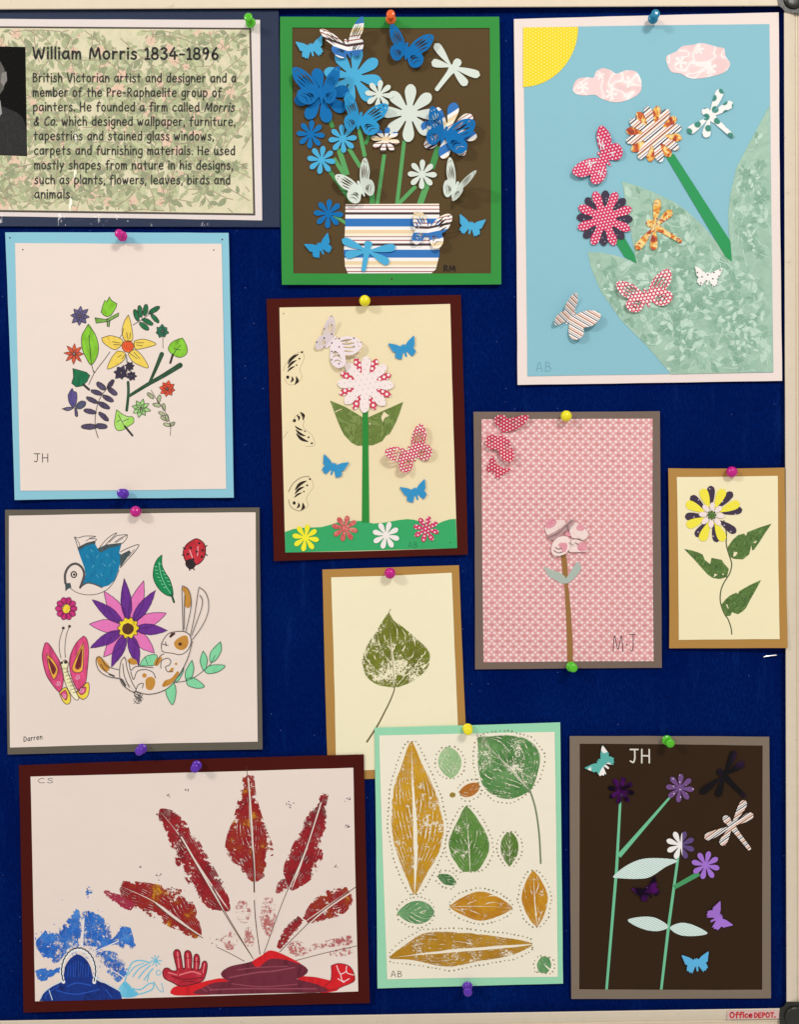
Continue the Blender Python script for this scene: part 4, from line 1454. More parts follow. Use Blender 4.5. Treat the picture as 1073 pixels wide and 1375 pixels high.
drawn(A, 'drawn_vine', [(ellipse(*q.p(x, y), rx * k, ry * k, r), marker((170, 176, 134))) for x, y, rx, ry, r in ((707, 785, 30, 14, 42), (768, 808, 30, 13, 100), (752, 852, 30, 13, 14), (802, 866, 26, 13, 80), (788, 914, 26, 12, 25), (826, 945, 26, 12, 84), (802, 950, 26, 12, 30), (826, 994, 28, 12, 12), (864, 990, 22, 12, -40))],
      [q((710, 745), (760, 825), (800, 880), (835, 950), (852, 1010), (848, 1070))], lw=0.6)
strokes(A, 'initials', lettering('JH', c.p(140, 0)[0], c.p(0, 1012)[1], 7.6, 20, 0, 1.1), 0.9, OUT)

# ================================================================== A4 tall flower collage on a maroon mount
MAROON = (75, 24, 17)
c = Crop(350, 390, 3.7)
e = Crop(370, 410, 6.706)
f = Crop(490, 540, 6.546)
h = Crop(370, 640, 4.292)
A = Art('collage_picture', 'cream collage of one tall red and white flower on a green hill, maroon mount', 'picture', 493, 750, group=pict, curls=[(367, 754, 110, 3.0), (628, 745, 110, 2.5)])
poly(A, 'mount', c((28, 42), (995, 22), (1030, 1312), (65, 1345)), 0.3, paper(MAROON, 0.85, 0.07, 0.08))


def wing_slits(cx, cy, rot, s=1.0, flip=1):
    """slits of a punched wing: three long bars with dots beside them, then two arcs and a spot"""
    base = [slit((-26, 22), (28, -28), 8.0, -8), slit((-26, 42), (18, 2), 6.5, -6), slit((-28, 60), (10, 32), 5.0, -4), ellipse(44, -38, 6, 5, 0, 10), ellipse(32, -6, 5.5, 5, 0, 10), ellipse(18, 26, 4.5, 4, 0, 10),
            ellipse(-26, 86, 8, 9, 0, 12), slit((-6, 82), (-12, 112), 6.0, -8), slit((16, 82), (8, 124), 8.0, -10)]
    out = []
    for lp in base:
        o = []
        for x, y in lp:
            X, Y = rot2(x * s, (y * s) * flip, math.radians(rot))
            o.append(c.p(cx + X, cy + Y))
        out.append(o)
    return out


sl = wing_slits(160, 345, 0) + wing_slits(205, 728, -8, 1.0, -1) + wing_slits(198, 972, 4)
sheet = poly(A, 'paper_sheet', [c((93, 85), (942, 67), (977, 1280), (122, 1302))] + sl, 0.8, paper((235, 216, 174)))
# added dark sheets paint the shade of the mount behind the punched wings
for y0, y1 in ((300, 470), (610, 790), (920, 1100)):
    poly(A, 'slit_shade_sheet', c((112, y0), (285, y0), (285, y1), (112, y1)), 0.5, paper((44, 34, 28)), t=0, parent=sheet)
strokes(A, 'wing_cut_line', [(c((210, 300), (165, 320), (130, 355), (112, 400)), 0.5), (c((210, 300), (215, 340), (195, 390), (205, 430), (180, 462), (140, 468), (118, 440)), 0.45),
                             (c((112, 735), (135, 700)), 0.5), (c((155, 655), (185, 615), (215, 640), (212, 680), (255, 720), (268, 768), (225, 775)), 0.45),
                             (c((138, 1000), (160, 960), (200, 930), (238, 924)), 1.3), (c((138, 1040), (150, 1075), (185, 1095), (205, 1090)), 1.1), (c((205, 1090), (235, 1070), (228, 1030), (262, 970), (240, 924)), 0.45)], 0.86, ink((150, 132, 108)), parent=sheet)
holes(A, c((113, 115)), 0.87, 0.8)
HILL = paper((52, 164, 98), 0.75)
poly(A, 'hill', c((120, 1200), (160, 1186), (200, 1180), (300, 1176), (340, 1166), (380, 1153), (440, 1146), (500, 1145), (560, 1158), (610, 1154), (690, 1140), (730, 1136), (760, 1139), (800, 1150), (845, 1165), (875, 1162), (905, 1148), (940, 1137), (970, 1135), (977, 1280), (122, 1302)), 1.15, HILL)
holes(A, c((943, 1253)), 1.25, 0.8)
poly(A, 'stem', c((507, 590), (533, 590), (540, 1152), (503, 1152)), 1.5, paper((40, 134, 52), 0.7))
LEAFP = mottled([(0.30, (84, 104, 40)), (0.42, (110, 130, 56)), (0.50, (92, 112, 46)), (0.60, (128, 146, 76)), (0.72, (78, 96, 36))], 75, detail=4, dist=1.4)
poly(A, 'leaf', [c((345, 547), (420, 578), (510, 632), (510, 770), (480, 771), (450, 755), (415, 718), (400, 690), (382, 648)), c((368, 600), (402, 586), (404, 590), (370, 606))], 1.2, LEAFP)
poly(A, 'leaf', [c((531, 632), (610, 597), (708, 554), (690, 610), (670, 660), (642, 712), (622, 722), (604, 748), (560, 768), (531, 770)), c((612, 600), (640, 622), (618, 632), (606, 655), (598, 630)), c((538, 654), (548, 660), (540, 672))], 1.2, LEAFP)
RED4 = dots((204, 56, 78), (248, 226, 222), 6.5, 0.30, 25)
fl = flower(A, c.p(520, 466), 37.5, 1.6, RED4, rot=24.5, inner=0.42, w=0.13, neck=0.10)
flower(A, c.p(520, 466), 38.5, 2.1, dots((242, 222, 214), (176, 164, 170), 7.5, 0.09, 10), rot=2, up=0.8, parent=fl, name='petals', inner=0.44, w=0.17, neck=0.14)
LIL = dots((230, 212, 212), (92, 70, 78), 11.5, 0.10, 30)
butterfly(A, e.p(508, 318), [(e.p(505, 92), e.p(372, 395), 9), (e.p(775, 335), e.p(518, 538), 7)], 1.6, LIL, axis=(-0.62, 0.75), label='pale lilac butterfly with black specks')
butterfly(A, f.p(408, 440), [(f.p(488, 188), f.p(556, 505), 7), (f.p(180, 425), f.p(396, 606), 14)], 1.6, dots((200, 46, 72), (248, 226, 224), 4.4, 0.30, 15), axis=(0.4, 0.9), label='red and white dotted butterfly')
BL4 = paper((46, 142, 190), 0.6)
small_butterfly(A, c.p(712, 290), 68 / 3.7, -17, 1.2, BL4)
small_butterfly(A, c.p(362, 878), 66 / 3.7, 18, 1.2, BL4)
small_butterfly(A, c.p(768, 1002), 66 / 3.7, -18, 1.2, BL4)
flower(A, h.p(172, 352), 78 / 4.292, 1.6, paper((246, 228, 44), 0.6), rot=10, **SM)
flower(A, h.p(400, 298), 76 / 4.292, 1.6, mottled([(0.4, (196, 70, 74)), (0.55, (206, 96, 92)), (0.65, (222, 150, 130))], 240), rot=12, **SM)
flower(A, h.p(637, 338), 80 / 4.292, 1.6, dots((248, 230, 222), (220, 170, 180), 4.0, 0.12), rot=16, **SM)
flower(A, h.p(868, 303), 76 / 4.292, 1.6, dots((204, 44, 92), (244, 206, 214), 5.0, 0.24), rot=14, **SM)
strokes(A, 'initials', lettering('AB', 548, 735.5, 5.0, 12.5, 0, 0.7), 1.25, ink((38, 110, 70)))

# ================================================================== A5 pink dotted picture
c = Crop(630, 540, 3.715)
g = Crop(710, 680, 10.73)
r5 = Crop(640, 545, 10.73)
A = Art('collage_picture', 'pink dotted sheet with a single folded paper rose on a brown stem, taupe mount', 'picture', 763, 898, group=pict, curls=[(637, 553, 80, 1.5), (887, 553, 80, 2.0)])
poly(A, 'mount', c((22, 48), (953, 45), (963, 1325), (30, 1333)), 0.3, paper((116, 96, 84), 0.42, 0.35, 0.06))
poly(A, 'paper_sheet', c((63, 85), (917, 82), (922, 1292), (73, 1298)), 0.8, wave_paper())
poly(A, 'stem', g((462, 690), (540, 690), (560, 840), (565, 960), (570, 1120), (610, 1500), (640, 2000), (640, 2330), (565, 2330), (545, 1700), (520, 1150), (490, 960), (478, 820)), 1.2, paper((152, 108, 58), 0.75))
SG = paper((172, 182, 168), 0.7)
poly(A, 'leaf', g((228, 870), (330, 915), (440, 950), (520, 1005), (545, 1060), (540, 1110), (470, 1105), (400, 1070), (300, 1010), (245, 930)), 1.5, SG, smooth=True)
poly(A, 'leaf', g((530, 1110), (545, 1030), (580, 980), (640, 890), (700, 800), (750, 850), (745, 930), (680, 1010), (610, 1080)), 1.6, SG, smooth=True)
PALE = mottled([(0.35, (240, 206, 198)), (0.55, (246, 220, 210)), (0.75, (236, 190, 186))], 160)
ROSE = mottled([(0.35, (208, 116, 136)), (0.5, (232, 168, 172)), (0.62, (214, 126, 144)), (0.8, (236, 186, 184))], 260)
MAUV = mottled([(0.35, (170, 132, 134)), (0.6, (198, 156, 154)), (0.8, (150, 120, 118))], 300)


def rose_petal(pts, spots, d, rise, lines=(), spin=None, mat=None):
    cx_ = sum(p[0] for p in pts) / len(pts)
    cy_ = sum(p[1] for p in pts) / len(pts)
    lf = lambda x, y: rise * (0.4 + 0.02 * ((x - cx_) * (spin[0] if spin else 0) + (y - cy_) * (spin[1] if spin else 0)))
    o = poly(A, 'rose_petal', pts, d, mat or PALE, lift=lf, smooth=True, cell=8)
    for s in spots:
        poly(A, 'pink_patch', s, d + 0.06, ROSE, o, 0, lf, True, 8)
    if lines:
        bm_ = [(l, 1.0) for l in lines]
        strokes(A, 'cut_line', bm_, d + 0.12 + rise * 0.7, ink((120, 96, 92)), parent=o)
    return o


rose_petal(g((240, 285), (290, 195), (390, 195), (520, 198), (545, 245), (490, 300), (410, 350), (290, 420), (245, 350)), [g((238, 285), (290, 185), (385, 185), (405, 240), (345, 300), (260, 318))], 1.5, 3.0, spin=(-1, -0.6))
rose_petal(g((270, 430), (330, 390), (420, 350), (520, 265), (610, 188), (668, 200), (640, 262), (570, 335), (500, 385), (410, 465), (310, 488)), [], 2.6, 3.5, [g((290, 440), (420, 390), (540, 280), (640, 205)), g((560, 280), (560, 350))], (0.6, -0.6), MAUV)
rose_petal(g((590, 335), (650, 225), (740, 265), (845, 355), (855, 420), (805, 482), (700, 465), (620, 440)), [g((690, 300), (715, 262), (760, 258), (808, 290), (800, 335), (750, 355), (700, 345)), g((525, 385), (560, 350), (600, 380), (612, 425), (560, 438))], 2.2, 3.0, spin=(0.8, -0.5))
rose_petal(g((585, 560), (640, 480), (690, 470), (790, 520), (850, 580), (835, 645), (740, 655), (590, 652)), [g((700, 560), (760, 510), (840, 560), (845, 625), (760, 650), (715, 620))], 2.0, 3.2, [g((670, 520), (720, 545)), g((690, 465), (750, 470))], (0.8, 0.6))
rose_petal(g((328, 620), (365, 500), (470, 432), (580, 450), (605, 560), (545, 670), (440, 712), (360, 700)), [g((425, 555), (470, 522), (545, 530), (560, 590), (530, 655), (495, 660), (470, 610))], 2.9, 3.6, [g((388, 590), (430, 612), (478, 600)), g((368, 635), (425, 668), (490, 655)), g((585, 520), (650, 560))], (-0.5, 0.8))
RED5 = dots((192, 40, 68), (246, 208, 208), 4.6, 0.25, 30)
for pts, hinge, up_ in ((r5((250, 230), (270, 160), (330, 130), (410, 138), (440, 178), (540, 168), (640, 140), (745, 132), (760, 168), (700, 245), (620, 312), (540, 352), (440, 372), (370, 388), (330, 315), (280, 272)), r5.p(380, 400), 0.16),
                        (r5((352, 385), (330, 450), (270, 418), (190, 418), (130, 488), (140, 575), (200, 622), (280, 622), (318, 645), (355, 745), (430, 802), (512, 802), (552, 700), (505, 600), (482, 510), (435, 450), (385, 440)), r5.p(360, 400), 0.20)):
    poly(A, 'butterfly', [catmull(pts, True)] + [slit(r5.p(*p0), r5.p(*p1), 0.7) for p0, p1 in (((620, 180), (480, 270)), ((640, 230), (520, 310)), ((300, 190), (350, 180)), ((300, 230), (370, 215)))][:4 if up_ < 0.18 else 0]
         + ([slit(r5.p(*p0), r5.p(*p1), 0.7) for p0, p1 in (((400, 520), (450, 680)), ((440, 520), (490, 660)), ((200, 480), (240, 540)), ((180, 510), (215, 570)))] if up_ > 0.18 else []),
         1.7, RED5, lift=lambda x, y, hinge=hinge, up_=up_: up_ * math.hypot(x - hinge[0], y - hinge[1]), cell=7)
small_butterfly(A, r5.p(288, 905), 16, 38, 1.4, RED5)
strokes(A, 'initials', lettering('M', c.p(716, 0)[0], c.p(0, 1245)[1], 14.5, 14.5, 0, 1.0) + [([c.p(787, 1210)], 2.2)] + lettering('J', c.p(800, 0)[0], c.p(0, 1245)[1], 15.5, 8.5, 0, 1.0), 0.9, ink((64, 46, 52)))

# ================================================================== A6 small yellow flower, brown mount over the right rail
c = Crop(890, 610, 4.913)
g = Crop(905, 645, 7.4)
A = Art('collage_picture', 'narrow cream picture of one yellow and black flower with three torn green leaves, brown mount', 'picture', 978, 870, group=pict, base=0.2, tilt=(0.05, 0), curls=[(1058, 870, 90, 2.5)])
A.base = 4.2 - 0.05 * 0
A.tilt = (0.028, 0)
KRAFT = paper((176, 130, 66), 0.8, 0.2, 0.08)
poly(A, 'mount', c((38, 92), (808, 88), (828, 1278), (45, 1280)), 0.0, KRAFT, t=0.5)
poly(A, 'paper_sheet', c((95, 150), (762, 142), (775, 1220), (108, 1225)), 0.5, paper((246, 226, 184)))
strokes(A, 'stem', [(g((500, 400), (525, 520), (525, 640), (555, 750), (578, 830), (560, 920), (500, 1020), (470, 1100), (465, 1200), (490, 1290), (520, 1350)) + c((432, 1085), (452, 1140), (458, 1186)), 1.7)], 0.58, ink((84, 92, 58)))
LG = mottled([(0.34, (66, 90, 40)), (0.45, (98, 130, 62)), (0.52, (58, 84, 38)), (0.62, (110, 140, 72)), (0.75, (74, 104, 48))], 210, detail=3, dist=0.8)
poly(A, 'leaf', [g((975, 430), (910, 525), (850, 620), (800, 690), (782, 695), (775, 640), (752, 735), (690, 785), (600, 780), (570, 765), (545, 725), (540, 660), (590, 590), (640, 545), (700, 528), (722, 552), (735, 515), (850, 470)), g((600, 708), (640, 715), (618, 752), (592, 760)), g((790, 618), (830, 592), (815, 625))], 0.8, LG)
poly(A, 'leaf', [g((105, 682), (180, 696), (250, 718), (290, 738), (310, 790), (365, 832), (378, 770), (480, 790), (495, 818), (550, 880), (530, 960), (460, 980), (390, 970), (340, 935), (290, 880), (200, 780)), g((408, 925), (440, 935), (398, 965)), g((480, 930), (505, 925), (495, 945))], 0.8, LG)
poly(A, 'leaf', [g((870, 990), (820, 1085), (760, 1190), (722, 1265), (690, 1300), (640, 1330), (580, 1310), (565, 1345), (520, 1350), (470, 1240), (520, 1180), (560, 1145), (625, 1115), (640, 1130), (655, 1100), (760, 1040)), g((520, 1232), (535, 1230), (550, 1275), (540, 1275))], 0.8, LG)
YD = dots((246, 222, 40), (250, 238, 130), 3.4, 0.22, 15)
BKD = dots((62, 46, 66), (200, 190, 196), 12.0, 0.07, 15)
ctr = g.p(380, 345)
fl = flower(A, ctr, 17.5, 1.5, paper((248, 220, 212)), rot=4, up=0.5, w=0.2, inner=0.4)
for tip in ((370, 52), (585, 115), (685, 290), (622, 520), (435, 615), (222, 560), (112, 362), (170, 155)):
    poly(A, 'petal', petal_pts(ctr, g.p(*tip), 10.5, 0.34, 0.1), 1.0, BKD, fl, smooth=True, cell=0, label='black petal')
for tip in ((285, 82), (500, 85), (658, 222), (500, 605), (278, 605), (128, 455), (122, 225)):
    poly(A, 'petal', petal_pts(ctr, g.p(*tip), 12.0, 0.30, 0.1), 1.25, YD, fl, smooth=True, cell=0, label='yellow petal')
poly(A, 'flower_centre', flower_pts(ctr[0], ctr[1], 6.6, 8, 0, 0.55, 0.26, 0.2), 2.0, LG, fl, 0.25, cell=0)

# ================================================================== A7 bird and rabbit drawing
c = Crop(0, 670, 2.9)
Q = Crop(40, 700, 5.29)
R = Crop(120, 760, 5.647)
A = Art('drawing_picture', 'drawing of a blue bird, purple flower, reclining rabbit and ladybird on an olive grey mount', 'picture', 179, 1010, group=pict, curls=[(9, 1012, 120, 2.5), (352, 1005, 120, 3.0)])
poly(A, 'mount', c((18, 42), (1010, 33), (1022, 975), (28, 995)), 0.3, paper((96, 88, 76), 0.7, 0.25))
poly(A, 'paper_sheet', c((33, 65), (995, 52), (1003, 945), (37, 968)), 0.8, white_m)
LN = ink((58, 50, 50))
TEAL = marker((8, 120, 160), (4, 100, 142), scale=260)
DK = marker((66, 78, 80))
o = drawn(A, 'drawn_bird', [(Q((285, 475), (300, 400), (330, 380), (370, 440), (430, 440), (510, 468), (580, 440), (550, 480), (480, 515), (400, 522), (330, 505)), white_m),
                            (Q((335, 188), (400, 162), (455, 148), (480, 195), (560, 172), (650, 158), (632, 225), (652, 240), (640, 300), (628, 345), (600, 420), (560, 455), (510, 470), (460, 445), (410, 438), (365, 465), (395, 380), (385, 330), (360, 262)), TEAL),
                            (Q((638, 240), (705, 205), (716, 222), (640, 328)), DK), (Q((476, 195), (540, 165), (655, 152), (640, 172), (560, 190), (500, 222)), DK), (Q((336, 186), (400, 152), (460, 138), (466, 156), (400, 172), (345, 205)), DK),
                            (Q((248, 440), (285, 438), (293, 470), (268, 480), (250, 497)), DK)], outline=False, smooth=False)
hd = Q((250, 440), (248, 375), (275, 322), (320, 300), (362, 322), (384, 372), (370, 430), (355, 470))
strokes(A, 'outline', [(hd, 3.0), (Q((378, 340), (388, 385), (372, 440), (352, 470), (400, 440), (450, 445), (510, 470)), 1.6), (Q((285, 475), (330, 505), (400, 522), (480, 515), (550, 482), (600, 420), (632, 345)), 0.8),
                       (Q((340, 190), (328, 150), (315, 112), (340, 118), (380, 106), (420, 104), (465, 108), (420, 122), (470, 126), (455, 148)), 0.8), (Q((315, 112), (345, 150), (352, 178)), 0.7), (Q((395, 140), (430, 118)), 0.6),
                       (Q((490, 190), (540, 130), (585, 95), (615, 84), (560, 140), (530, 175)), 0.8), (Q((560, 150), (610, 105), (640, 98), (690, 96), (640, 120), (600, 150)), 0.8), (Q((690, 96), (685, 122), (655, 158)), 0.8), (Q((610, 150), (660, 118)), 0.7),
                       (Q((640, 218), (700, 188), (772, 166), (740, 220), (690, 275), (640, 330)), 0.9), (Q((700, 250), (740, 200)), 0.7)], 1.05, ink((80, 74, 74)), parent=o)
strokes(A, 'eye', [(ellipse(*Q.p(310, 378), 3.6, 3.9, 0, 18) + [Q.p(310 + 19, 378)], 1.5), ([Q.p(312, 378)], 3.4)], 1.06, ink((40, 36, 38)), parent=o, wobble=0.05)
strokes(A, 'crayon_gaps', [(Q((x, y), (x + 14, y + 18 * sgn)), 0.7) for x, y, sgn in ((430, 200, 1), (470, 260, -1), (540, 230, 1), (560, 320, -1), (500, 370, 1), (440, 330, -1), (590, 280, 1), (470, 380, 1), (520, 300, 1), (400, 240, 1))], 1.0, ink((96, 170, 190)), parent=o)
pc = Q.p(256, 620)
parts = []
for kk in range(10):
    a = 2 * math.pi * kk / 10
    parts.append((ellipse(pc[0] + 10 * math.cos(a), pc[1] + 11 * math.sin(a), 4.6, 4.0, math.degrees(a), 14), marker((194, 44, 112))))
parts.append((ellipse(*Q.p(258, 622), 5.4, 6.4, 20), marker((242, 206, 60))))
drawn(A, 'drawn_flower', parts, lw=0.8, col=ink((110, 30, 70)))
ctr = R.p(293, 470)
PK, PP = marker((228, 118, 178), (222, 104, 168)), marker((104, 44, 136), (84, 30, 112))
parts = [(catmull(petal_pts(ctr, R.p(*t), 17.5, 0.2, 0.6), True, 2), PK) for t in ((410, 112), (108, 190), (582, 358), (492, 660), (103, 692), (-4, 440))]
parts += [(catmull(petal_pts(ctr, R.p(*t), 14.5, 0.2, 0.7), True, 2), PP) for t in ((262, 95), (500, 183), (590, 490), (372, 760), (163, 768), (2, 622), (18, 254))]
drawn(A, 'drawn_flower', parts, lw=0.7, smooth=False, col=ink((70, 30, 84)))
fc = drawn(A, 'drawn_flower_centre', [([(ctr[0] + (13.2 + 1.6 * math.cos(10 * a)) * math.cos(a), ctr[1] + (13.2 + 1.6 * math.cos(10 * a)) * math.sin(a)) for a in [2 * math.pi * i / 50 for i in range(50)]], marker((246, 208, 44))),
                                      (ellipse(ctr[0] - 0.6, ctr[1] + 1.2, 7.4, 7.2, 0), marker((88, 52, 30)))], d=1.25, lw=0.9, col=ink((90, 50, 40)))
o = drawn(A, 'drawn_leaf', [(Q((936, 240), (936, 310), (960, 365), (990, 410), (1010, 475), (1012, 530), (960, 520), (908, 470), (876, 400), (880, 320), (905, 268)), marker((20, 134, 76), (12, 110, 60)))], lw=1.0, col=ink((10, 70, 44)), extra=[(Q((1004, 515), (1022, 575)), 2.8)])
strokes(A, 'vein_marks', [(Q((x, y), (x + 16, y + 4)), 0.8) for x, y in ((885, 320), (888, 345), (895, 370), (905, 395), (918, 420), (932, 445), (948, 468), (935, 350), (948, 375), (960, 400), (975, 425), (985, 450), (915, 300))] + [(Q((915, 290), (930, 380), (965, 460), (1000, 515)), 0.8)], 0.97, ink((130, 204, 160)), parent=o)
lad = drawn(A, 'drawn_ladybird', [(c((735, 168), (765, 155), (795, 175), (799, 210), (786, 240), (760, 258), (726, 246), (712, 212), (720, 185)), marker((192, 40, 52))), (c((724, 240), (745, 236), (760, 256), (742, 272), (724, 258)), ink((36, 32, 34)))], lw=1.2, col=ink((60, 24, 28)))
strokes(A, 'wing_spots', [([p], 3.4) for p in c((742, 190), (775, 172), (788, 200), (730, 215), (765, 205), (785, 225), (752, 235))] + [(c(a, b), 1.5) for a, b in (((712, 190), (722, 195)), ((708, 218), (716, 220)), ((798, 185), (805, 182)), ((800, 215), (806, 220)), ((735, 268), (738, 278)), ((750, 268), (756, 276)))], 0.98, ink((44, 26, 30)), parent=lad)
strokes(A, 'wing_shine', [(c((738, 200), (748, 228)), 1.2), (c((770, 185), (768, 222)), 1.0)], 0.985, ink((236, 170, 170)), parent=lad)
PKB, ORG, MRN, YLW = marker((216, 72, 120)), marker((248, 170, 66)), marker((120, 34, 44)), marker((240, 206, 66))
o = drawn(A, 'drawn_butterfly', [(Q((205, 1215), (250, 1180), (284, 1235), (284, 1285), (255, 1300), (228, 1268)), YLW), (Q((328, 1210), (400, 1145), (420, 1170), (412, 1235), (378, 1265), (345, 1248)), YLW),
                                 (Q((105, 866), (132, 870), (178, 940), (214, 1010), (236, 1100), (226, 1180), (202, 1212), (152, 1150), (110, 1080), (86, 960)), PKB), (Q((378, 815), (405, 840), (414, 920), (406, 1060), (390, 1150), (350, 1200), (322, 1180), (287, 1080), (280, 970), (322, 870)), PKB),
                                 (Q((116, 944), (160, 980), (196, 1052), (166, 1122), (132, 1042)), ORG), (Q((376, 866), (372, 1056), (298, 1046)), ORG), (Q((128, 975), (158, 1005), (180, 1050), (164, 1085), (146, 1040)), MRN), (Q((366, 905), (358, 1034), (320, 1036)), MRN),
                                 (Q((216, 1225), (248, 1200), (262, 1240), (250, 1268)), PKB), (Q((338, 1210), (390, 1175), (392, 1210), (365, 1230)), PKB),
                                 (Q((214, 1020), (245, 985), (270, 1010), (262, 1060), (290, 1130), (320, 1200), (346, 1256), (320, 1266), (272, 1200), (240, 1120), (225, 1060)), marker((248, 232, 180)))], lw=0.8, col=ink((96, 40, 56)))
strokes(A, 'antenna', [(Q((218, 972), (206, 900), (212, 830), (235, 762)), 0.7), ([Q.p(235, 758)], 4.0), (Q((250, 968), (246, 900), (256, 810), (278, 748)), 0.7), ([Q.p(279, 746)], 4.0), ([Q.p(252, 1000)], 5.0), ([Q.p(224, 1005)], 3.6)], 1.2, LN, parent=o)
strokes(A, 'body_rings', [(Q((232 + i * 10, 1050 + i * 24), (262 + i * 12, 1042 + i * 24)), 0.7) for i in range(8)], 1.2, ink((120, 90, 60)), parent=o)
strokes(A, 'wing_curls', [([(Q.p(x, y)[0] + (0.6 + 0.3 * t) * math.cos(t * 0.9), Q.p(x, y)[1] + (0.6 + 0.3 * t) * math.sin(t * 0.9)) for t in range(11)], 0.7) for x, y in ((338, 1105), (200, 1150), (240, 1240), (365, 1200))], 1.2, ink((244, 180, 200)), parent=o)
MINT = marker((132, 210, 158), (116, 198, 142))
drawn(A, 'drawn_leaf', [(R((380, 752), (410, 700), (450, 675), (508, 675), (500, 742), (440, 758)), MINT)], [R((420, 690), (440, 750))], lw=0.8, col=ink((54, 84, 66)), d=1.28)
sp = drawn(A, 'drawn_sprig', [(R((775, 715), (790, 780), (770, 850), (730, 862), (728, 800)), MINT), (R((860, 645), (890, 700), (885, 770), (862, 790), (838, 720)), MINT), (R((992, 575), (998, 640), (960, 710), (915, 726), (920, 650)), MINT),
                              (R((868, 792), (920, 752), (1024, 755), (980, 800), (900, 816)), MINT), (R((732, 858), (790, 850), (870, 910), (820, 926), (748, 906)), MINT), (R((600, 890), (640, 890), (654, 960), (630, 1052), (586, 990), (576, 930)), MINT), (R((640, 868), (690, 820), (712, 770), (705, 810), (670, 870)), MINT)],
           [R((640, 885), (730, 870), (800, 840), (880, 780), (920, 740), (950, 680))], lw=0.8, col=ink((54, 84, 66)), d=1.28)
BRN = marker((196, 138, 56), (180, 116, 36), scale=120)
body = R((345, 945), (300, 900), (235, 850), (130, 835), (70, 790), (48, 730), (55, 692), (85, 695), (150, 765), (222, 785), (232, 735), (255, 690), (275, 720), (300, 700), (350, 712), (372, 762), (440, 760), (490, 755), (525, 690), (560, 668), (545, 630), (550, 580), (590, 520), (640, 500), (705, 498), (760, 530), (768, 580), (750, 680), (710, 770), (660, 850), (600, 920), (520, 960), (430, 970))
o = drawn(A, 'drawn_rabbit', [(body, white_m), (R((640, 580), (690, 536), (738, 530), (748, 592), (712, 636), (660, 626)), BRN), (R((700, 168), (718, 157), (750, 184), (768, 260), (758, 312), (724, 306), (722, 220)), BRN),
                              (R((52, 700), (82, 692), (152, 770), (120, 802), (72, 762)), BRN), (R((425, 860), (460, 840), (492, 855), (495, 900), (470, 940), (430, 930)), BRN), (ellipse(*R.p(415, 830), 3.0, 3.0), BRN),
                              (R((550, 915), (570, 870), (620, 850), (668, 795), (680, 810), (640, 870), (600, 905)), BRN), (R((600, 800), (625, 770), (640, 775), (630, 800)), BRN), (R((285, 720), (310, 698), (350, 712), (362, 740), (320, 748)), BRN), (R((488, 740), (508, 700), (548, 690), (540, 720), (510, 760)), BRN), (ellipse(*R.p(655, 742), 1.6, 1.6), BRN)], outline=False, d=1.5)
strokes(A, 'outline', [(l, 0.9) for l in [
    R((545, 630), (548, 580), (590, 520), (640, 500), (720, 498), (760, 530), (768, 580), (742, 640), (690, 672), (620, 660), (572, 655), (545, 640)),
    R((708, 492), (705, 350), (700, 170), (715, 155), (750, 182), (770, 260), (765, 340), (730, 495)), R((722, 220), (718, 350), (716, 480)),
    R((765, 520), (795, 380), (825, 180), (838, 166), (878, 200), (902, 270), (895, 360), (850, 460), (780, 556)), R((836, 222), (856, 260), (846, 330), (810, 430), (772, 530)),
    R((780, 570), (750, 680), (710, 770), (660, 850), (600, 920), (520, 960), (430, 972), (345, 948)),
    R((310, 800), (332, 860), (360, 800), (420, 785), (478, 805), (500, 850)), R((300, 720), (310, 790), (350, 762), (420, 766), (482, 772)),
    R((222, 788), (130, 760), (85, 695), (55, 692), (48, 730), (70, 790), (130, 835), (228, 855)), R((85, 745), (120, 800), (180, 830)),
    R((262, 690), (235, 730), (226, 830), (250, 900), (320, 952), (352, 942), (320, 880), (285, 780), (275, 720), (262, 690)), R((250, 740), (262, 830), (300, 920)),
    R((540, 775), (545, 720), (590, 700), (615, 720), (605, 750), (575, 765), (590, 800), (630, 800)), R((500, 750), (530, 690), (562, 665)), R((350, 940), (370, 900), (405, 890), (400, 925)), R((550, 590), (580, 600), (595, 600)), R((575, 575), (580, 605))]]
    + [(R((240, 860), (270, 905)), 2.2), (R((150, 822), (185, 835)), 2.0)], 1.82, LN, parent=o, wobble=0.1)
strokes(A, 'eye', [([R.p(686, 592)], 4.6), ([R.p(625, 520)], 4.6), (R((612, 535), (640, 512)), 3.0)], 1.84, ink((70, 34, 28)), parent=o)
strokes(A, 'fluff', [(R(*[(330 + 75 * random.random(), 950 + 95 * random.random()) for _ in range(4)]), 0.55) for _ in range(9)], 0.9, LN)
strokes(A, 'signature', lettering('Darren', c.p(90, 0)[0], c.p(0, 945)[1], 4.2, 25, -0.14, 0.9), 0.88, OUT)

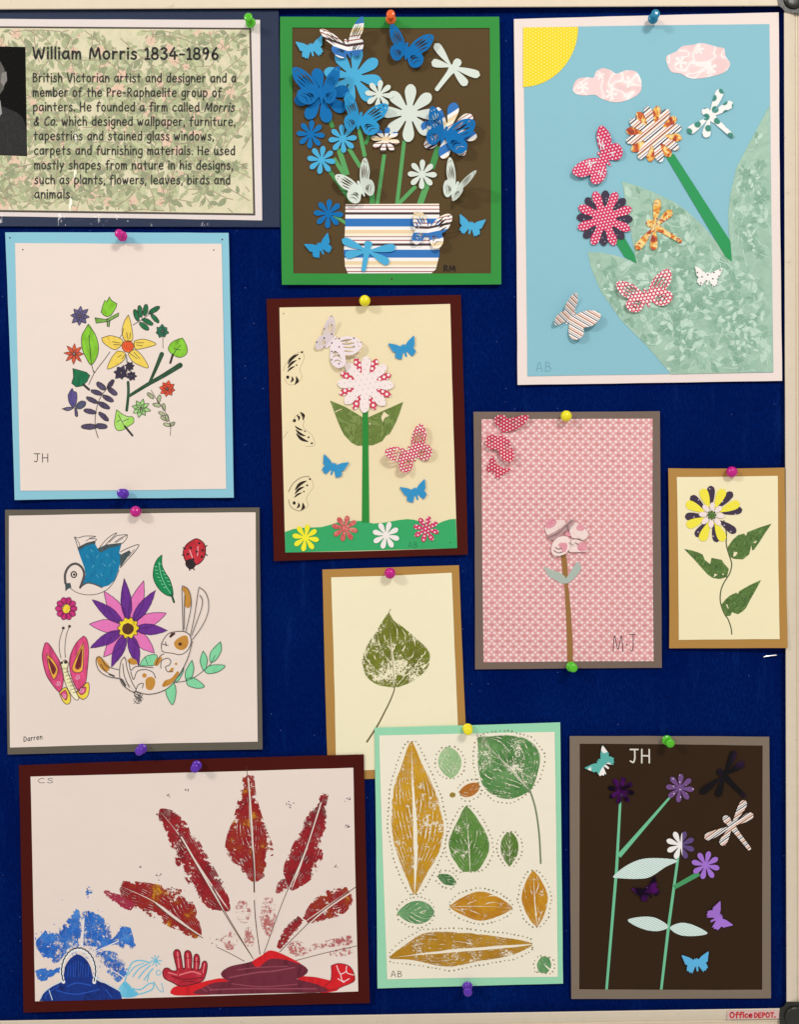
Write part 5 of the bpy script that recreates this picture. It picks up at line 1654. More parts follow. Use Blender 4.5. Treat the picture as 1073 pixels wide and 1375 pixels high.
# ================================================================== A9 single leaf print (lies under the two below)
c = Crop(425, 750, 5.09)
A = Art('print_picture', 'cream print of a single olive green leaf on a brown mount, half covered from below', 'picture', 530, 1045, group=pict)
poly(A, 'mount', [(432.8, 764.8), (616.5, 758.9), (628.5, 1040), (440.5, 1048)], -0.6, KRAFT)
poly(A, 'paper_sheet', [(444.6, 775.2), (606.7, 769), (617.5, 1029), (451.5, 1036)], -0.1, paper((247, 229, 192)))
OLV = print_mat([(84, 88, 14), (108, 114, 24), (126, 132, 40)], rag=0.06, gap=0.40, veins=5.0, rib=0.045, slant=0.62, seed=0.3, grit=420, vein_w=0.09)
lf = printed(A, 'leaf_print', c((532, 885), (518, 700), (505, 520), (496, 372)), [(u, w_ / 5.09) for u, w_ in [(0, 0), (0.015, 28), (0.05, 105), (0.15, 175), (0.30, 208), (0.45, 205), (0.60, 165), (0.75, 105), (0.9, 48), (1, 3)]],
             [(u, w_ / 5.09) for u, w_ in [(0, 10), (0.02, 55), (0.06, 120), (0.18, 220), (0.32, 262), (0.45, 262), (0.60, 200), (0.78, 105), (0.9, 30), (1, 3)]], -0.03, OLV)
strokes(A, 'stem', [(c((535, 870), (528, 910), (500, 980), (460, 1060), (415, 1145), (345, 1252)), 1.6, 2.6), (c((535, 880), (520, 700), (505, 560), (497, 400), (492, 375), (508, 345)), 0.8)], -0.02, ink((108, 98, 62)))


def px(tab, s):
    return [(u, w_ / s) for u, w_ in tab]


# the printed() widths above were noted in the enlarged view
# ================================================================== A8 feather print, maroon mount
c = Crop(0, 1000, 2.104)
g = Crop(30, 1170, 4.665)
r8 = Crop(130, 1170, 2.981)
A = Art('print_picture', 'wide painting of red leaf prints fanning above a red hat beside a blue hood', 'picture', 260, 1360, group=pict, base=1.6, curls=[(31, 1360, 120, 2.0), (496, 1347, 120, 2.0)])
poly(A, 'mount', c((52, 58), (1028, 27), (1045, 730), (65, 757)), 0.3, paper((73, 21, 16), 0.85, 0.07, 0.08))
poly(A, 'paper_sheet', c((85, 90), (998, 65), (1012, 697), (98, 725)), 0.8, white_m)
RED = [(96, 12, 20), (128, 16, 26), (156, 22, 32), (116, 34, 18)]
REDO = [(104, 12, 20), (138, 18, 26), (150, 24, 26), (150, 50, 20), (206, 146, 22)]


layer = [0]


def feather(axis, l, r, seed, cols=RED, rag=0.30, gap=0.40, d=0.86, veins=7.0, name='feather_print', rib=0.05, par=None, slant=0.9, vw=0.05):
    layer[0] += 1
    return printed(A, name, axis, [(u, w_ * 1.0 / 2.104) for u, w_ in l], [(u, w_ * 1.0 / 2.104) for u, w_ in r], d + 0.005 * layer[0], print_mat(cols, rag * 2.4, gap, veins, rib, slant, seed, 300, vein_w=vw))


feather(c((568, 545), (500, 492), (430, 440), (340, 400)), [(0, 2), (0.05, 14), (0.3, 30), (0.6, 44), (0.85, 46), (1, 10)], [(0, 2), (0.15, 40), (0.4, 78), (0.55, 60), (0.7, 44), (1, 18)], 1.1, REDO, 0.28, 0.26)
feather(c((375, 460), (340, 440), (292, 412)), [(0, 12), (0.5, 16), (1, 5)], [(0, 12), (0.5, 14), (1, 4)], 1.9, [(150, 30, 56), (168, 44, 70)], 0.22, 0.30, rib=0, veins=2, name='paint_smear')
feather(c((648, 470), (560, 340), (505, 255), (448, 185)), [(0, 3), (0.1, 42), (0.3, 52), (0.6, 50), (0.85, 22), (1, 16)], [(0, 3), (0.1, 20), (0.4, 34), (0.7, 38), (0.92, 30), (1, 8)], 2.3, RED, 0.26, 0.27)
feather(c((720, 390), (714, 300), (706, 200), (698, 82)), [(0, 3), (0.1, 34), (0.3, 76), (0.45, 70), (0.6, 48), (0.8, 30), (1, 22)], [(0, 3), (0.1, 42), (0.3, 58), (0.5, 42), (0.8, 22), (1, 20)], 3.2, REDO, 0.26, 0.28)
feather(c((822, 412), (860, 310), (890, 220), (918, 138)), [(0, 3), (0.15, 40), (0.35, 42), (0.6, 34), (0.85, 22), (1, 10)], [(0, 3), (0.2, 46), (0.4, 52), (0.55, 36), (0.7, 34), (0.9, 20), (1, 10)], 4.6, RED, 0.23, 0.26)
feather(c((780, 420), (800, 398), (830, 378)), [(0, 3), (0.5, 18), (1, 6)], [(0, 3), (0.5, 20), (1, 6)], 5.2, RED, 0.3, 0.40, rib=0)
feather(c((862, 500), (925, 455), (990, 411)), [(0, 12), (0.3, 34), (0.6, 38), (1, 18)], [(0, 8), (0.3, 28), (0.6, 44), (0.8, 40), (1, 22)], 6.1, REDO, 0.26, 0.28)
feather(c((786, 575), (815, 530), (850, 490)), [(0, 6), (0.5, 16), (1, 10)], [(0, 6), (0.5, 16), (1, 10)], 6.7, RED, 0.3, 0.29, rib=0)
PINKF = [(176, 84, 88), (190, 104, 100), (168, 70, 76)]
feather(c((688, 505), (685, 440)), [(0, 10), (0.5, 26), (1, 10)], [(0, 10), (0.5, 24), (1, 10)], 7.3, PINKF, 0.4, 0.50, rib=0, name='faint_print')
feather(c((755, 545), (760, 430)), [(0, 8), (0.5, 26), (1, 14)], [(0, 8), (0.5, 28), (1, 16)], 8.1, PINKF, 0.4, 0.50, rib=0, name='faint_print')
feather(c((650, 580), (645, 520)), [(0, 10), (0.5, 32), (1, 10)], [(0, 10), (0.5, 30), (1, 10)], 9.2, PINKF, 0.4, 0.52, rib=0, name='faint_print')
feather(c((705, 570), (702, 515)), [(0, 8), (0.5, 18), (1, 8)], [(0, 8), (0.5, 18), (1, 8)], 9.9, PINKF, 0.4, 0.49, rib=0, name='faint_print')
feather(c((810, 585), (880, 575), (998, 552)), [(0, 22), (0.2, 28), (0.5, 16), (1, 18)], [(0, 16), (0.2, 20), (0.5, 8), (1, 14)], 10.4, PINKF, 0.4, 0.49, rib=0, name='faint_print')
feather(c((930, 592), (1000, 583)), [(0, 6), (0.5, 14), (1, 14)], [(0, 6), (0.5, 16), (1, 14)], 10.9, PINKF, 0.36, 0.46, rib=0, name='faint_print')
QI = ink((92, 52, 44))
strokes(A, 'bare_quill', [(c((512, 262), (604, 420), (664, 520), (716, 600)), 2.6, 1.2), (c((700, 95), (709, 200), (720, 410), (732, 585)), 2.4, 1.4), (c((905, 165), (862, 300), (802, 440), (748, 588)), 2.4, 1.2), (c((995, 415), (900, 482), (795, 583)), 2.0, 1.2), (c((440, 448), (500, 495), (575, 545)), 2.6, 1.2)], 0.975, white_m)
strokes(A, 'quill', [(c((435, 448), (500, 500), (572, 546)), 1.6, 0.9), (c((612, 572), (650, 590), (690, 612)), 0.8), (c((505, 255), (600, 420), (660, 520), (715, 605)), 0.9), (c((600, 400), (640, 480), (715, 605)), 1.2, 0.8), (c((696, 60), (706, 200), (718, 415)), 0.7), (c((712, 300), (716, 350), (718, 416)), 1.8),
                     (c((718, 440), (722, 500), (734, 592)), 1.1), (c((905, 160), (860, 300), (800, 440), (745, 590)), 0.9), (c((1005, 402), (900, 478), (790, 585)), 1.0), (c((1010, 568), (920, 588), (835, 610)), 0.8)], 0.99, QI)
# spatters
rs = random.Random(21)
sp = []
for x, y, n_, rr in ((475, 143, 5, 8), (525, 127, 6, 7), (815, 167, 8, 14), (985, 154, 9, 8), (980, 232, 10, 9), (448, 372, 8, 12), (248, 415, 14, 12), (950, 345, 4, 6), (620, 385, 8, 10), (610, 560, 6, 20), (480, 410, 4, 8), (395, 345, 3, 5)):
    for _ in range(n_):
        sp.append(([c.p(x + rs.gauss(0, rr * .5), y + rs.gauss(0, rr * .35))], rs.uniform(0.8, 2.2)))
strokes(A, 'paint_spatter', sp, 0.9, ink((112, 96, 96)))
strokes(A, 'paint_spatter', [([c.p(248 + rs.gauss(0, 5), 415 + rs.gauss(0, 7))], rs.uniform(1.0, 3.0)) for _ in range(16)], 0.93, ink((52, 110, 186)))
strokes(A, 'paint_spatter', [([g.p(max(80, 300 + rs.gauss(0, 140)), 480 + rs.gauss(0, 95))], rs.uniform(0.6, 2.0)) for _ in range(150)], 0.965, ink((62, 122, 192)))
BLU = [(18, 70, 156), (36, 104, 190), (76, 138, 206)]


def bprint(axis, l, r, seed, rag=0.45, gap=0.35):
    layer[0] += 1
    rag *= 1.9
    return printed(A, 'blue_print', g(*axis), [(u, w_ * 1.2 / 4.665) for u, w_ in l], [(u, w_ * 1.2 / 4.665) for u, w_ in r], 0.80 + 0.005 * layer[0], print_mat(BLU, rag, gap, 3.0, 0.0, 0.5, seed, 260, vein_w=0.03))


bprint(((250, 540), (180, 475), (105, 408)), [(0, 40), (0.4, 70), (1, 40)], [(0, 40), (0.4, 80), (1, 50)], 12.1)
bprint(((300, 490), (310, 400), (345, 232)), [(0, 50), (0.4, 70), (0.7, 40), (1, 12)], [(0, 40), (0.5, 42), (1, 10)], 13.0)
bprint(((420, 470), (430, 380), (395, 250)), [(0, 40), (0.5, 50), (1, 20)], [(0, 60), (0.35, 130), (0.6, 90), (1, 20)], 14.3)
bprint(((455, 500), (560, 440), (690, 400)), [(0, 10), (0.5, 24), (0.75, 60), (1, 40)], [(0, 10), (0.5, 30), (0.75, 70), (1, 60)], 15.2, 0.25, 0.30)
bprint(((460, 520), (540, 560), (640, 660)), [(0, 10), (0.5, 60), (1, 30)], [(0, 10), (0.5, 50), (1, 50)], 16.7, 0.42, 0.42)
bprint(((250, 610), (160, 640), (88, 662)), [(0, 10), (0.5, 32), (1, 26)], [(0, 10), (0.5, 34), (1, 34)], 17.5)
strokes(A, 'quill', [(g((430, 512), (600, 438)), 1.4), (g((440, 570), (560, 620), (640, 670)), 1.2), (g((380, 300), (370, 480)), 3.0)], 0.99, ink((222, 212, 212)))
NAVY = marker((12, 48, 128), (6, 26, 84), scale=140)
hood = g((105, 812), (112, 790), (130, 765), (180, 725), (245, 690), (258, 640), (268, 590), (300, 545), (345, 520), (395, 550), (425, 600), (440, 655), (480, 690), (540, 710), (600, 745), (618, 780), (622, 800))
o = drawn(A, 'painted_figure', [(hood, NAVY)], outline=False, d=1.0)
scal = []
for i in range(40):
    t = i / 39
    a = math.pi * (1.14 - 1.28 * t)
    rr = 1.0 + 0.035 * (i % 2)
    scal.append(g.p(350 + 105 * rr * math.cos(a), 632 - 142 * rr * math.sin(a)))
strokes(A, 'outline', [(scal, 4.8)], 1.05, ink((232, 230, 234)), parent=o)
strokes(A, 'outline', [([(x + (0.0), y - 1.6) for x, y in scal], 1.6)], 1.1, ink((24, 24, 40)), parent=o)
strokes(A, 'brush_marks', [(g((x, 560 + abs(x - 350) * 0.5), (x + rs.uniform(-8, 8), 660)), 1.0) for x in range(285, 425, 16)] + [(g((140, 800), (150, 770), (230, 715)), 1.2), (g((210, 745), (330, 770), (480, 740)), 1.6), (g((520, 740), (560, 790)), 1.4), (g((280, 720), (340, 700), (430, 715)), 1.8)], 1.09, ink((30, 76, 168)), parent=o)
strokes(A, 'outline', [(g((440, 655), (520, 700), (610, 750)), 1.3), (g((110, 800), (130, 762), (180, 722), (250, 685)), 1.1), (g((165, 745), (185, 805)), 1.1)], 1.12, ink((196, 210, 232)), parent=o)
LB = marker((96, 184, 214), (130, 202, 224))
o = drawn(A, 'painted_hand', [(g((600, 742), (622, 705), (645, 690), (690, 735), (725, 768), (690, 788), (625, 788)), LB)], outline=False, d=0.98)
strokes(A, 'outline', [(g((640, 690), (655, 640), (680, 580), (715, 560), (760, 562), (800, 575)), 1.6), (g((660, 650), (700, 600), (760, 575)), 1.2), (g((690, 660), (730, 610), (785, 580)), 1.5), (g((725, 670), (760, 625), (800, 590)), 1.5), (g((760, 680), (790, 640), (815, 610)), 1.5),
                       (g((690, 735), (740, 740), (790, 705), (820, 705), (810, 740), (750, 765), (720, 770)), 1.6), (g((640, 690), (690, 740), (720, 768)), 1.5), (g((790, 650), (780, 690)), 1.3)]
        + [(g((835, 560), (835 + 34 * math.cos(a), 560 + 34 * math.sin(a))), 1.3) for a in [i * 0.75 for i in range(8)]] + [(ellipse(*g.p(850, 635), 3.0, 3.4, 0, 12), 0.9), (g((820, 690), (850, 740), (880, 755), (870, 700)), 0.9)], 1.05, ink((104, 186, 212)), parent=o)
MAR = marker((112, 38, 54), (86, 22, 38), scale=110)
RD = marker((216, 28, 36), (186, 16, 26), scale=110)
o = drawn(A, 'painted_hat', [(r8((300, 470), (335, 455), (400, 448), (450, 436), (510, 430), (560, 470), (480, 492), (310, 496)), RD), (r8((800, 425), (860, 422), (905, 430), (940, 440), (965, 462), (960, 478), (880, 482)), RD),
                             (r8((400, 492), (430, 462), (470, 446), (525, 440), (600, 425), (760, 425), (825, 438), (890, 456), (918, 482), (700, 488)), MAR),
                             (r8((496, 410), (530, 382), (600, 366), (640, 352), (692, 318), (745, 335), (800, 362), (838, 386), (842, 406), (800, 430), (700, 442), (600, 444), (525, 438)), MAR),
                             (r8((622, 362), (662, 335), (692, 317), (740, 330), (815, 370), (745, 352), (690, 352), (650, 384), (638, 384)), RD)], outline=False, d=1.03)
strokes(A, 'brush_marks', [(r8((530, 425), (640, 405), (700, 400), (790, 385)), 2.0), (r8((560, 395), (640, 385), (760, 380)), 1.4), (r8((450, 475), (560, 470), (700, 470), (880, 470)), 1.8), (r8((540, 450), (660, 462), (800, 452)), 1.4), (r8((420, 470), (440, 480)), 1.5), (r8((440, 460), (462, 474)), 1.3)], 1.16, ink((144, 66, 80)), parent=o)
DR = marker((178, 30, 48), (206, 60, 70), scale=200)
hand = r8((262, 405), (270, 390), (285, 388), (300, 398), (318, 396), (312, 360), (306, 328), (316, 313), (330, 318), (338, 350), (344, 388), (352, 385), (350, 335), (357, 318), (372, 320), (379, 345), (378, 388), (386, 388), (387, 350), (394, 332), (406, 336), (411, 360), (406, 396), (416, 385), (422, 364), (434, 360), (440, 376), (434, 415), (420, 440), (380, 452), (335, 460), (300, 445), (270, 428))
o = drawn(A, 'painted_hand', [(hand, DR)], d=1.05, lw=1.3, col=ink((92, 16, 30)))
strokes(A, 'hand_shine', [(r8((322, 325), (328, 385)), 1.8), (r8((362, 330), (366, 385)), 1.8), (r8((398, 345), (398, 390)), 1.6), (r8((430, 370), (424, 405)), 1.5), (r8((330, 415), (380, 402), (415, 412)), 1.8), (r8((285, 405), (320, 415)), 1.6)], 1.12, ink((228, 116, 120)), parent=o)
strokes(A, 'hand_creases', [(r8((300, 420), (350, 432), (420, 425)), 1.1), (r8((318, 345), (334, 342)), 0.9), (r8((356, 348), (376, 346)), 0.9), (r8((390, 362), (408, 362)), 0.9), (r8((340, 440), (390, 440)), 1.0)], 1.14, ink((96, 14, 30)), parent=o)
fist = r8((938, 378), (965, 370), (1000, 374), (1018, 388), (1030, 412), (1032, 436), (1012, 450), (990, 458), (960, 470), (925, 474), (912, 462), (935, 440), (940, 410))
o = drawn(A, 'painted_fist', [(fist, RD)], d=1.05, lw=1.1, col=ink((130, 16, 26)))
strokes(A, 'knuckle_lines', [(r8((960, 378), (975, 410), (1000, 400)), 1.3), (r8((975, 410), (985, 440), (1010, 430)), 1.3), (r8((1000, 380), (1000, 405), (1028, 415)), 1.2), (r8((965, 430), (990, 445)), 1.2)], 1.12, ink((248, 200, 196)), parent=o)
strokes(A, 'initials', lettering('CS', c.p(105, 0)[0], c.p(0, 108)[1], 4.2, 21, 0, 0.9), 0.88, GREY_INK)

# ================================================================== A10 leaf prints on a mint mount
c = Crop(495, 960, 3.526)
A = Art('print_picture', 'cream sheet of orange and green leaf prints ringed with dots on a mint green mount', 'picture', 630, 1327, group=pict, base=1.4, curls=[(507, 1327, 100, 1.8), (757, 1321, 100, 2.2)])
poly(A, 'mount', c((28, 60), (908, 35), (922, 1272), (42, 1295)), 0.3, paper((152, 212, 172), 0.75))
poly(A, 'paper_sheet', c((50, 97), (882, 80), (897, 1240), (88, 1252)), 0.8, paper((248, 230, 206)))
ORA = [(178, 124, 10), (196, 142, 18), (210, 158, 36)]
ORB = [(172, 106, 14), (192, 130, 18), (206, 150, 28)]
GRA = [(52, 102, 44), (80, 132, 66), (112, 156, 94)]
GRB = [(58, 112, 60), (94, 146, 90), (130, 172, 120)]
GRL = [(132, 172, 112), (152, 188, 130), (174, 202, 150)]
K = 3.526


def leafp(axis, l, r, cols, seed, rag=0.08, gap=0.36, veins=6, rib=0.04, slant=0.6, vw=0.08, mid=None, ring=True, grit=420):
    lp = printed(A, 'leaf_print', c(*axis), [(u, w_ / K) for u, w_ in l], [(u, w_ / K) for u, w_ in r], 0.86, print_mat(cols, rag, gap, veins, rib, slant, seed, grit, vein_w=vw))
    if ring:
        # ring of small pen dots a little outside the outline
        ax = c(*axis)
        if len(ax) == 2:
            ax = [(ax[0][0] + (ax[1][0] - ax[0][0]) * i / 40, ax[0][1] + (ax[1][1] - ax[0][1]) * i / 40) for i in range(41)]
        else:
            ax = catmull(ax, False, 1.0)
        n_ = len(ax)

        def wd(tab, u):
            for (u0, w0), (u1, w1) in zip(tab, tab[1:]):
                if u <= u1:
                    return w0 + (w1 - w0) * (u - u0) / (u1 - u0)
            return tab[-1][1]
        loop = []
        for side, tab in ((-1, l), (1, r)):
            ps = []
            for i in range(41):
                u = i / 40
                a_ = ax[min(n_ - 1, int(u * (n_ - 1)))]
                b_ = ax[min(n_ - 1, int(u * (n_ - 1)) + 1)]
                p_ = ax[max(0, int(u * (n_ - 1)) - 1)]
                tx, ty = b_[0] - p_[0], b_[1] - p_[1]
                ln = math.hypot(tx, ty) or 1
                w_ = wd(tab, u) / K + 5.2
                ps.append((a_[0] - ty / ln * side * w_, a_[1] + tx / ln * side * w_))
            loop += ps if side < 0 else ps[::-1]
        loop.append(loop[0])
        dl, acc, nxt = [], 0.0, 0.0
        for p0, p1 in zip(loop, loop[1:]):
            sg = math.hypot(p1[0] - p0[0], p1[1] - p0[1])
            while nxt <= acc + sg and sg > 0:
                f_ = (nxt - acc) / sg
                dl.append(([(p0[0] + (p1[0] - p0[0]) * f_ + random.uniform(-.5, .5), p0[1] + (p1[1] - p0[1]) * f_ + random.uniform(-.5, .5))], random.uniform(1.7, 2.7)))
                nxt += random.uniform(5.0, 6.6)
            acc += sg
        strokes(A, 'dotted_ring', dl, 0.9, ink((136, 126, 100)), parent=lp)
    return lp


def sym(ws):
    return ws, ws


leafp(((218, 850), (222, 640), (212, 380), (202, 125)), [(0, 3), (0.1, 40), (0.25, 88), (0.45, 112), (0.7, 92), (0.85, 50), (1, 3)], [(0, 3), (0.12, 50), (0.3, 120), (0.45, 138), (0.65, 112), (0.85, 48), (1, 3)], ORA, 20.1, 0.10, 0.33, 7, 0.10, 0.9, 0.10, grit=300)
leafp(((392, 300), (386, 230), (372, 152)), *sym([(0, 4), (0.2, 40), (0.5, 56), (0.8, 42), (1, 8)]), GRL, 21.4, 0.05, 0.30, 5, 0.0)
leafp(((765, 358), (650, 235), (520, 108)), [(0, 10), (0.08, 90), (0.25, 140), (0.5, 150), (0.75, 96), (0.9, 40), (1, 4)], [(0, 10), (0.06, 60), (0.25, 150), (0.5, 162), (0.75, 105), (0.9, 44), (1, 4)], GRA, 22.2, 0.04, 0.37, 6, 0.035, 0.9, 0.08)
strokes(A, 'leaf_stalk', [(c((762, 350), (790, 440), (808, 560), (816, 702)), 2.4), (c((765, 355), (650, 235), (530, 120), (515, 90)), 0.8)], 0.93, ink((116, 128, 96)))
leafp(((432, 372), (475, 358), (524, 330)), *sym([(0, 10), (0.3, 28), (0.7, 28), (1, 10)]), [(172, 100, 30), (186, 116, 40)], 23.5, 0.06, 0.2, 3, 0.0)
leafp(((384, 380), (412, 378)), *sym([(0, 6), (0.5, 13), (1, 6)]), [(140, 118, 40), (160, 130, 50)], 24.5, 0.06, 0.2, 3, 0.0, ring=False)
leafp(((482, 742), (474, 600), (462, 432)), [(0, 30), (0.06, 52), (0.3, 92), (0.5, 94), (0.8, 44), (1, 3)], [(0, 30), (0.06, 52), (0.3, 96), (0.5, 94), (0.8, 50), (1, 3)], [(66, 110, 34), (88, 132, 52), (110, 148, 72)], 25.2, 0.06, 0.34, 7, 0.025, 0.7, 0.07)
leafp(((668, 715), (668, 555)), *sym([(0, 3), (0.3, 36), (0.55, 44), (0.8, 36), (1, 10)]), [(70, 104, 28), (96, 130, 50)], 26.3, 0.05, 0.30, 5, 0.02)
leafp(((330, 760), (412, 798)), *sym([(0, 8), (0.5, 26), (1, 10)]), [(42, 96, 44), (78, 128, 70)], 27.7, 0.12, 0.36, 3, 0.0)
leafp(((136, 938), (225, 935), (310, 934)), *sym([(0, 3), (0.3, 46), (0.6, 56), (0.85, 40), (1, 8)]), GRB, 28.1, 0.04, 0.30, 4, 0.0)
leafp(((384, 908), (520, 905), (682, 914)), *sym([(0, 3), (0.2, 42), (0.45, 70), (0.7, 56), (1, 3)]), ORB, 29.4, 0.04, 0.30, 3, 0.02)
leafp(((798, 1003), (788, 880), (780, 738)), *sym([(0, 3), (0.2, 40), (0.5, 64), (0.75, 46), (1, 3)]), ORB, 30.2, 0.04, 0.30, 3, 0.05)
leafp(((775, 1086), (560, 1105), (330, 1125), (100, 1150)), [(0, 6), (0.15, 44), (0.4, 60), (0.6, 74), (0.85, 22), (1, 4)], [(0, 6), (0.2, 46), (0.5, 88), (0.75, 98), (0.9, 48), (1, 4)], [(154, 104, 12), (176, 124, 20), (190, 140, 32)], 31.3, 0.10, 0.36, 5, 0.14, 0.9, 0.06)
leafp(((826, 1222), (838, 1145)), *sym([(0, 18), (0.5, 35), (1, 16)]), GRB, 32.6, 0.03, 0.2, 3, 0.0)
strokes(A, 'initials', lettering('AB', c.p(105, 0)[0], c.p(0, 1240)[1], 5.2, 15, 0, 0.9), 0.88, ink((110, 96, 84)))

# ================================================================== A11 dark night-flower collage
c = Crop(755, 970, 3.374)
A = Art('collage_picture', 'dark brown collage of purple and white flowers on mint stems inside a taupe frame', 'picture', 900, 1342, group=pict, curls=[(768, 1341, 110, 1.6), (1036, 1341, 110, 2.0)])
poly(A, 'paper_sheet', c((55, 80), (925, 85), (928, 1230), (58, 1232)), 0.35, paper((54, 37, 24), 0.85, 0.06, 0.10))
poly(A, 'frame_mount', [c((35, 62), (940, 65), (948, 1250), (42, 1253)), c((80, 97), (78, 1209), (908, 1211), (910, 105))], 1.0, paper((124, 108, 92), 0.55, 0.3))
MG, MG2 = paper((112, 190, 146), 0.7), paper((72, 150, 96), 0.7)


def strip(a, b, w0, w1, d, m):
    a, b = c.p(*a), c.p(*b)
    l = math.hypot(b[0] - a[0], b[1] - a[1])
    nx_, ny_ = -(b[1] - a[1]) / l / K / 2, (b[0] - a[0]) / l / K / 2
    poly(A, 'stem', [(a[0] + nx_ * w0, a[1] + ny_ * w0), (b[0] + nx_ * w1, b[1] + ny_ * w1), (b[0] - nx_ * w1, b[1] - ny_ * w1), (a[0] - nx_ * w0, a[1] - ny_ * w0)], d, m)


strip((266, 325), (248, 660), 11, 14, 0.7, MG)
strip((248, 660), (202, 1211), 14, 12, 0.72, MG)
strip((508, 318), (258, 606), 9, 22, 0.8, MG)
strip((528, 600), (484, 920), 12, 14, 0.7, MG)
strip((484, 920), (450, 1211), 14, 12, 0.72, MG)
strip((622, 684), (508, 748), 24, 20, 0.85, MG2)
hatch = NT('hatched_paper', 0.7, 0.2)
hx, hz = hatch.xz(62)
hf = hatch.math('FRACT', hatch.math('DIVIDE', hatch.math('ADD', hx, hatch.math('MULTIPLY', hatch.noise(90, 2), 3.0)), 2.6))
hatch.paper_skin(hatch.mix(hatch.smooth(hatch.math('ABSOLUTE', hatch.math('SUBTRACT', hf, 0.5)), 0.14, 0.24), alb((176, 200, 188)), alb((222, 236, 226))), 0.05)
for pts in (((232, 698), (290, 650), (360, 620), (440, 615), (525, 626), (470, 655), (400, 700), (340, 709), (260, 706)), ((300, 893), (370, 880), (430, 888), (482, 925), (440, 945), (380, 940), (320, 915)), ((490, 930), (540, 908), (600, 920), (660, 955), (600, 968), (530, 962))):
    poly(A, 'leaf', c(*pts), 1.1, hatch.m, smooth=True)
fk = 62 / 3.374
FOIL = NT('purple_foil', 0.22, 0.5)
FOIL.b.inputs['Metallic'].default_value = 0.85
FOIL.link(FOIL.ramp(FOIL.noise(55, 2), [(0.50, alb((26, 10, 34))), (0.66, alb((96, 22, 112)))]), FOIL.b.inputs['Base Color'])
FOIL.bump(FOIL.noise(40, 1), 0.002)
FOILB = NT('black_foil', 0.35, 0.2)
FOILB.link(FOILB.ramp(FOILB.noise(30, 1), [(0.55, alb((8, 4, 9))), (0.75, alb((40, 14, 50)))]), FOILB.b.inputs['Base Color'])
FOILB.bump(FOILB.noise(40, 1), 0.001)
SP = dots((112, 74, 128), (226, 214, 232), 10.0, 0.08, 33)
LIL2 = paper((164, 112, 204), 0.6)
flower(A, c.p(268, 308), fk, 1.3, FOIL.m, rot=12, **SM)
flower(A, c.p(534, 298), fk * 1.04, 1.3, SP, rot=6, **SM)
# half white, half purple
hw = NT('two_tone_paper', 0.7, 0.2)
tx_, tz_ = hw.xz(0)
cxx = (c.p(537, 557)[0] - A.ox)
hw.paper_skin(hw.mix(hw.math('GREATER_THAN', tx_, cxx + 2.0), alb((246, 240, 232)), alb((96, 72, 122))), 0.05)
flower(A, c.p(537, 556), fk * 1.06, 1.3, hw.m, rot=20, **SM)
flower(A, c.p(652, 647), fk * 1.05, 1.5, LIL2, rot=14, **SM)
tt = NT('white_teal_paper', 0.7, 0.2)
tn = tt.noise(42, 1)
tt.paper_skin(tt.mix(tt.smooth(tn, 0.48, 0.50), alb((246, 242, 234)), alb((92, 176, 164))), 0.05)
small_butterfly(A, c.p(180, 184), 66 / 3.374, -52, 1.1, tt.m, label='white and teal butterfly')
small_butterfly(A, c.p(388, 762), 60 / 3.374, -28, 1.1, FOIL.m, label='shiny dark purple butterfly')
small_butterfly(A, c.p(708, 885), 62 / 3.374, 62, 1.1, LIL2, label='lilac butterfly')
small_butterfly(A, c.p(610, 1090), 62 / 3.374, -8, 1.1, paper((92, 178, 222), 0.6), label='sky blue butterfly')
P_ = c.p
dragonfly(A, P_(735, 240), P_(705, 215), P_(832, 338), [P_(785, 128), P_(828, 182), P_(626, 322), P_(705, 338)], 1.0, FOILB.m, 5.0, 5.6, label='black dragonfly')
dragonfly(A, P_(770, 470), P_(735, 425), P_(854, 578), [P_(832, 352), P_(868, 415), P_(645, 526), P_(722, 558)], 1.0, stripes(STRIPES_WARM, 11.0, 35, 0.3), 5.0, 6.0, label='dragonfly cut from striped paper')
strokes(A, 'initials', lettering('JH', P_(305, 0)[0], P_(0, 183)[1], 12.0, 28, 0, 2.0), 0.75, ink((214, 204, 190)), wobble=0.2)

# ================================================================== push pins
PIN_PROF = [(0.0, 5.5), (2.6, 5.6), (5.1, 6.0), (5.5, 6.5), (5.3, 7.1), (4.0, 7.6), (3.0, 8.6), (2.7, 10.5), (2.9, 13.6), (3.6, 15.6), (4.5, 16.6), (4.7, 17.4), (4.4, 18.1), (3.4, 18.7), (1.8, 19.0), (0.0, 19.05)]
BALL_PROF = [(0.0, 4.4), (2.2, 4.6), (4.2, 5.6), (5.5, 7.4), (6.0, 9.6), (5.6, 11.8), (4.4, 13.7), (2.4, 14.9), (0.0, 15.2)]


def pin_mesh(prof, sc=1.0):
    bm = bmesh.new()
    n_ = 24
    prev = None
    for r_, h_ in prof:
        r_ *= 1e-3 * sc
        h_ *= 1e-3
        if r_ == 0:
            ring = [bm.verts.new((0, -h_, 0))]
        else:
            ring = [bm.verts.new((r_ * math.cos(2 * math.pi * i / n_), -h_, r_ * math.sin(2 * math.pi * i / n_))) for i in range(n_)]
        if prev:
            for i in range(n_):
                j = (i + 1) % n_
                if len(prev) == 1:
                    bm.faces.new((prev[0], ring[i], ring[j]))
                elif len(ring) == 1:
                    bm.faces.new((prev[i], prev[j], ring[0]))
                else:
                    bm.faces.new((prev[i], prev[j], ring[j], ring[i]))
        prev = ring
    for f_ in bm.faces:
        f_.smooth = True
    bmesh.ops.recalc_face_normals(bm, faces=bm.faces[:])
    me_ = bpy.data.meshes.new('grip')
    bm.to_mesh(me_)
    bm.free()
    return me_


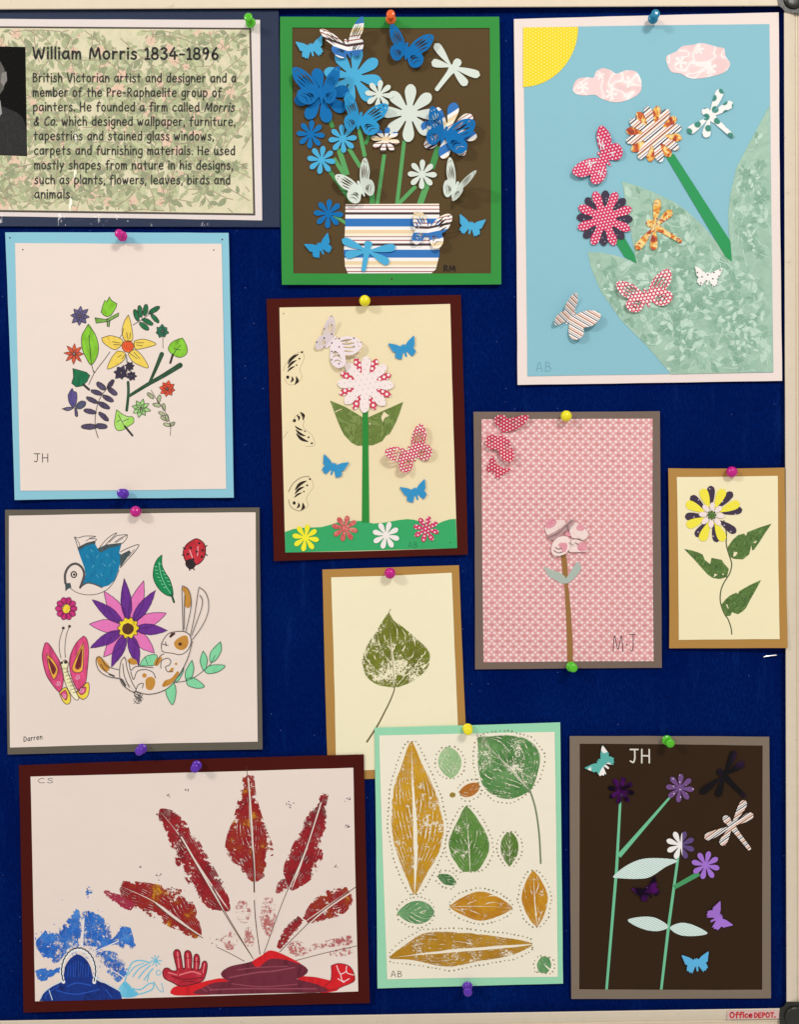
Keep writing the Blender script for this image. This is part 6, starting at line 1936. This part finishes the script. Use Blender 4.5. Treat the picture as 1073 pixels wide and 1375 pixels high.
def needle_mesh():
    bm = bmesh.new()
    bmesh.ops.create_cone(bm, cap_ends=True, segments=10, radius1=0.00045, radius2=0.0006, depth=0.011)
    for v in bm.verts:
        v.co = Vector((v.co.x, -v.co.z - 0.0008, v.co.y))
    me_ = bpy.data.meshes.new('needle')
    bm.to_mesh(me_)
    bm.free()
    return me_


NEED = needle_mesh()
NEED.materials.append(steel.m)
GREEN, ORANGE, TEALP, MAG, PURP, YEL_ = (84, 186, 36), (232, 98, 34), (22, 126, 160), (196, 20, 130), (92, 40, 166), (238, 222, 30)
PINS = [((338.5, 35.5), GREEN, 0, 'green push pin at the top right corner of the text poster'), ((525, 30), ORANGE, 0, 'orange push pin at the top of the green framed vase collage'),
        ((875, 29.5), TEALP, 0, 'teal blue push pin at the top of the large sky collage'), ((167, 320), MAG, 0, 'magenta push pin at the top of the small flowers drawing with pale blue mount'),
        ((168.5, 663.5), PURP, 0, 'purple push pin at the bottom of the small flowers drawing'), ((490.5, 407), YEL_, 1, 'yellow push pin at the top of the tall red and white flower collage'),
        ((758, 560), YEL_, 1, 'yellow push pin at the top of the pink dotted picture'), ((765.5, 894), GREEN, 0, 'green push pin at the bottom of the pink dotted picture'),
        ((977, 634), MAG, 1, 'magenta push pin at the top of the narrow yellow flower picture'), ((187, 687.5), MAG, 1, 'magenta push pin at the top of the bird and rabbit drawing'),
        ((193, 1003), PURP, 0, 'purple push pin at the bottom of the bird and rabbit drawing'), ((266, 1025), PURP, 0, 'purple push pin at the top of the red leaf print painting'),
        ((524.5, 768), MAG, 1, 'magenta push pin at the top of the single leaf print'), ((627.5, 976), YEL_, 0, 'yellow push pin at the top of the mint mounted leaf prints'),
        ((627.5, 1319), PURP, 0, 'purple push pin at the bottom of the mint mounted leaf prints'), ((893, 991), GREEN, 0, 'green push pin at the top of the dark night flower collage')]
meshes = {}
rp = random.Random(9)
for (x, y), col, kind, lab in PINS:
    e_ = bpy.data.objects.new('push_pin', None)
    e_.empty_display_size = 0.01
    scene.collection.objects.link(e_)
    e_.location = ((x - CX) * S, -0.0012, Z0 - (y - CY) * S)
    e_.rotation_euler = (math.radians(rp.uniform(-7, 7)), rp.uniform(0, 6.28), math.radians(rp.uniform(-7, 7)))
    e_['label'], e_['category'], e_['group'] = lab, 'push pin', 'push pins holding the pictures'
    key = (col, kind)
    if key not in meshes:
        me_ = pin_mesh(BALL_PROF if kind else PIN_PROF, 1.12)
        me_.materials.append(plastic(col))
        meshes[key] = me_
    for nm, me_ in (('grip', meshes[key]), ('needle', NEED)):
        o_ = bpy.data.objects.new(nm, me_)
        scene.collection.objects.link(o_)
        o_.parent = e_
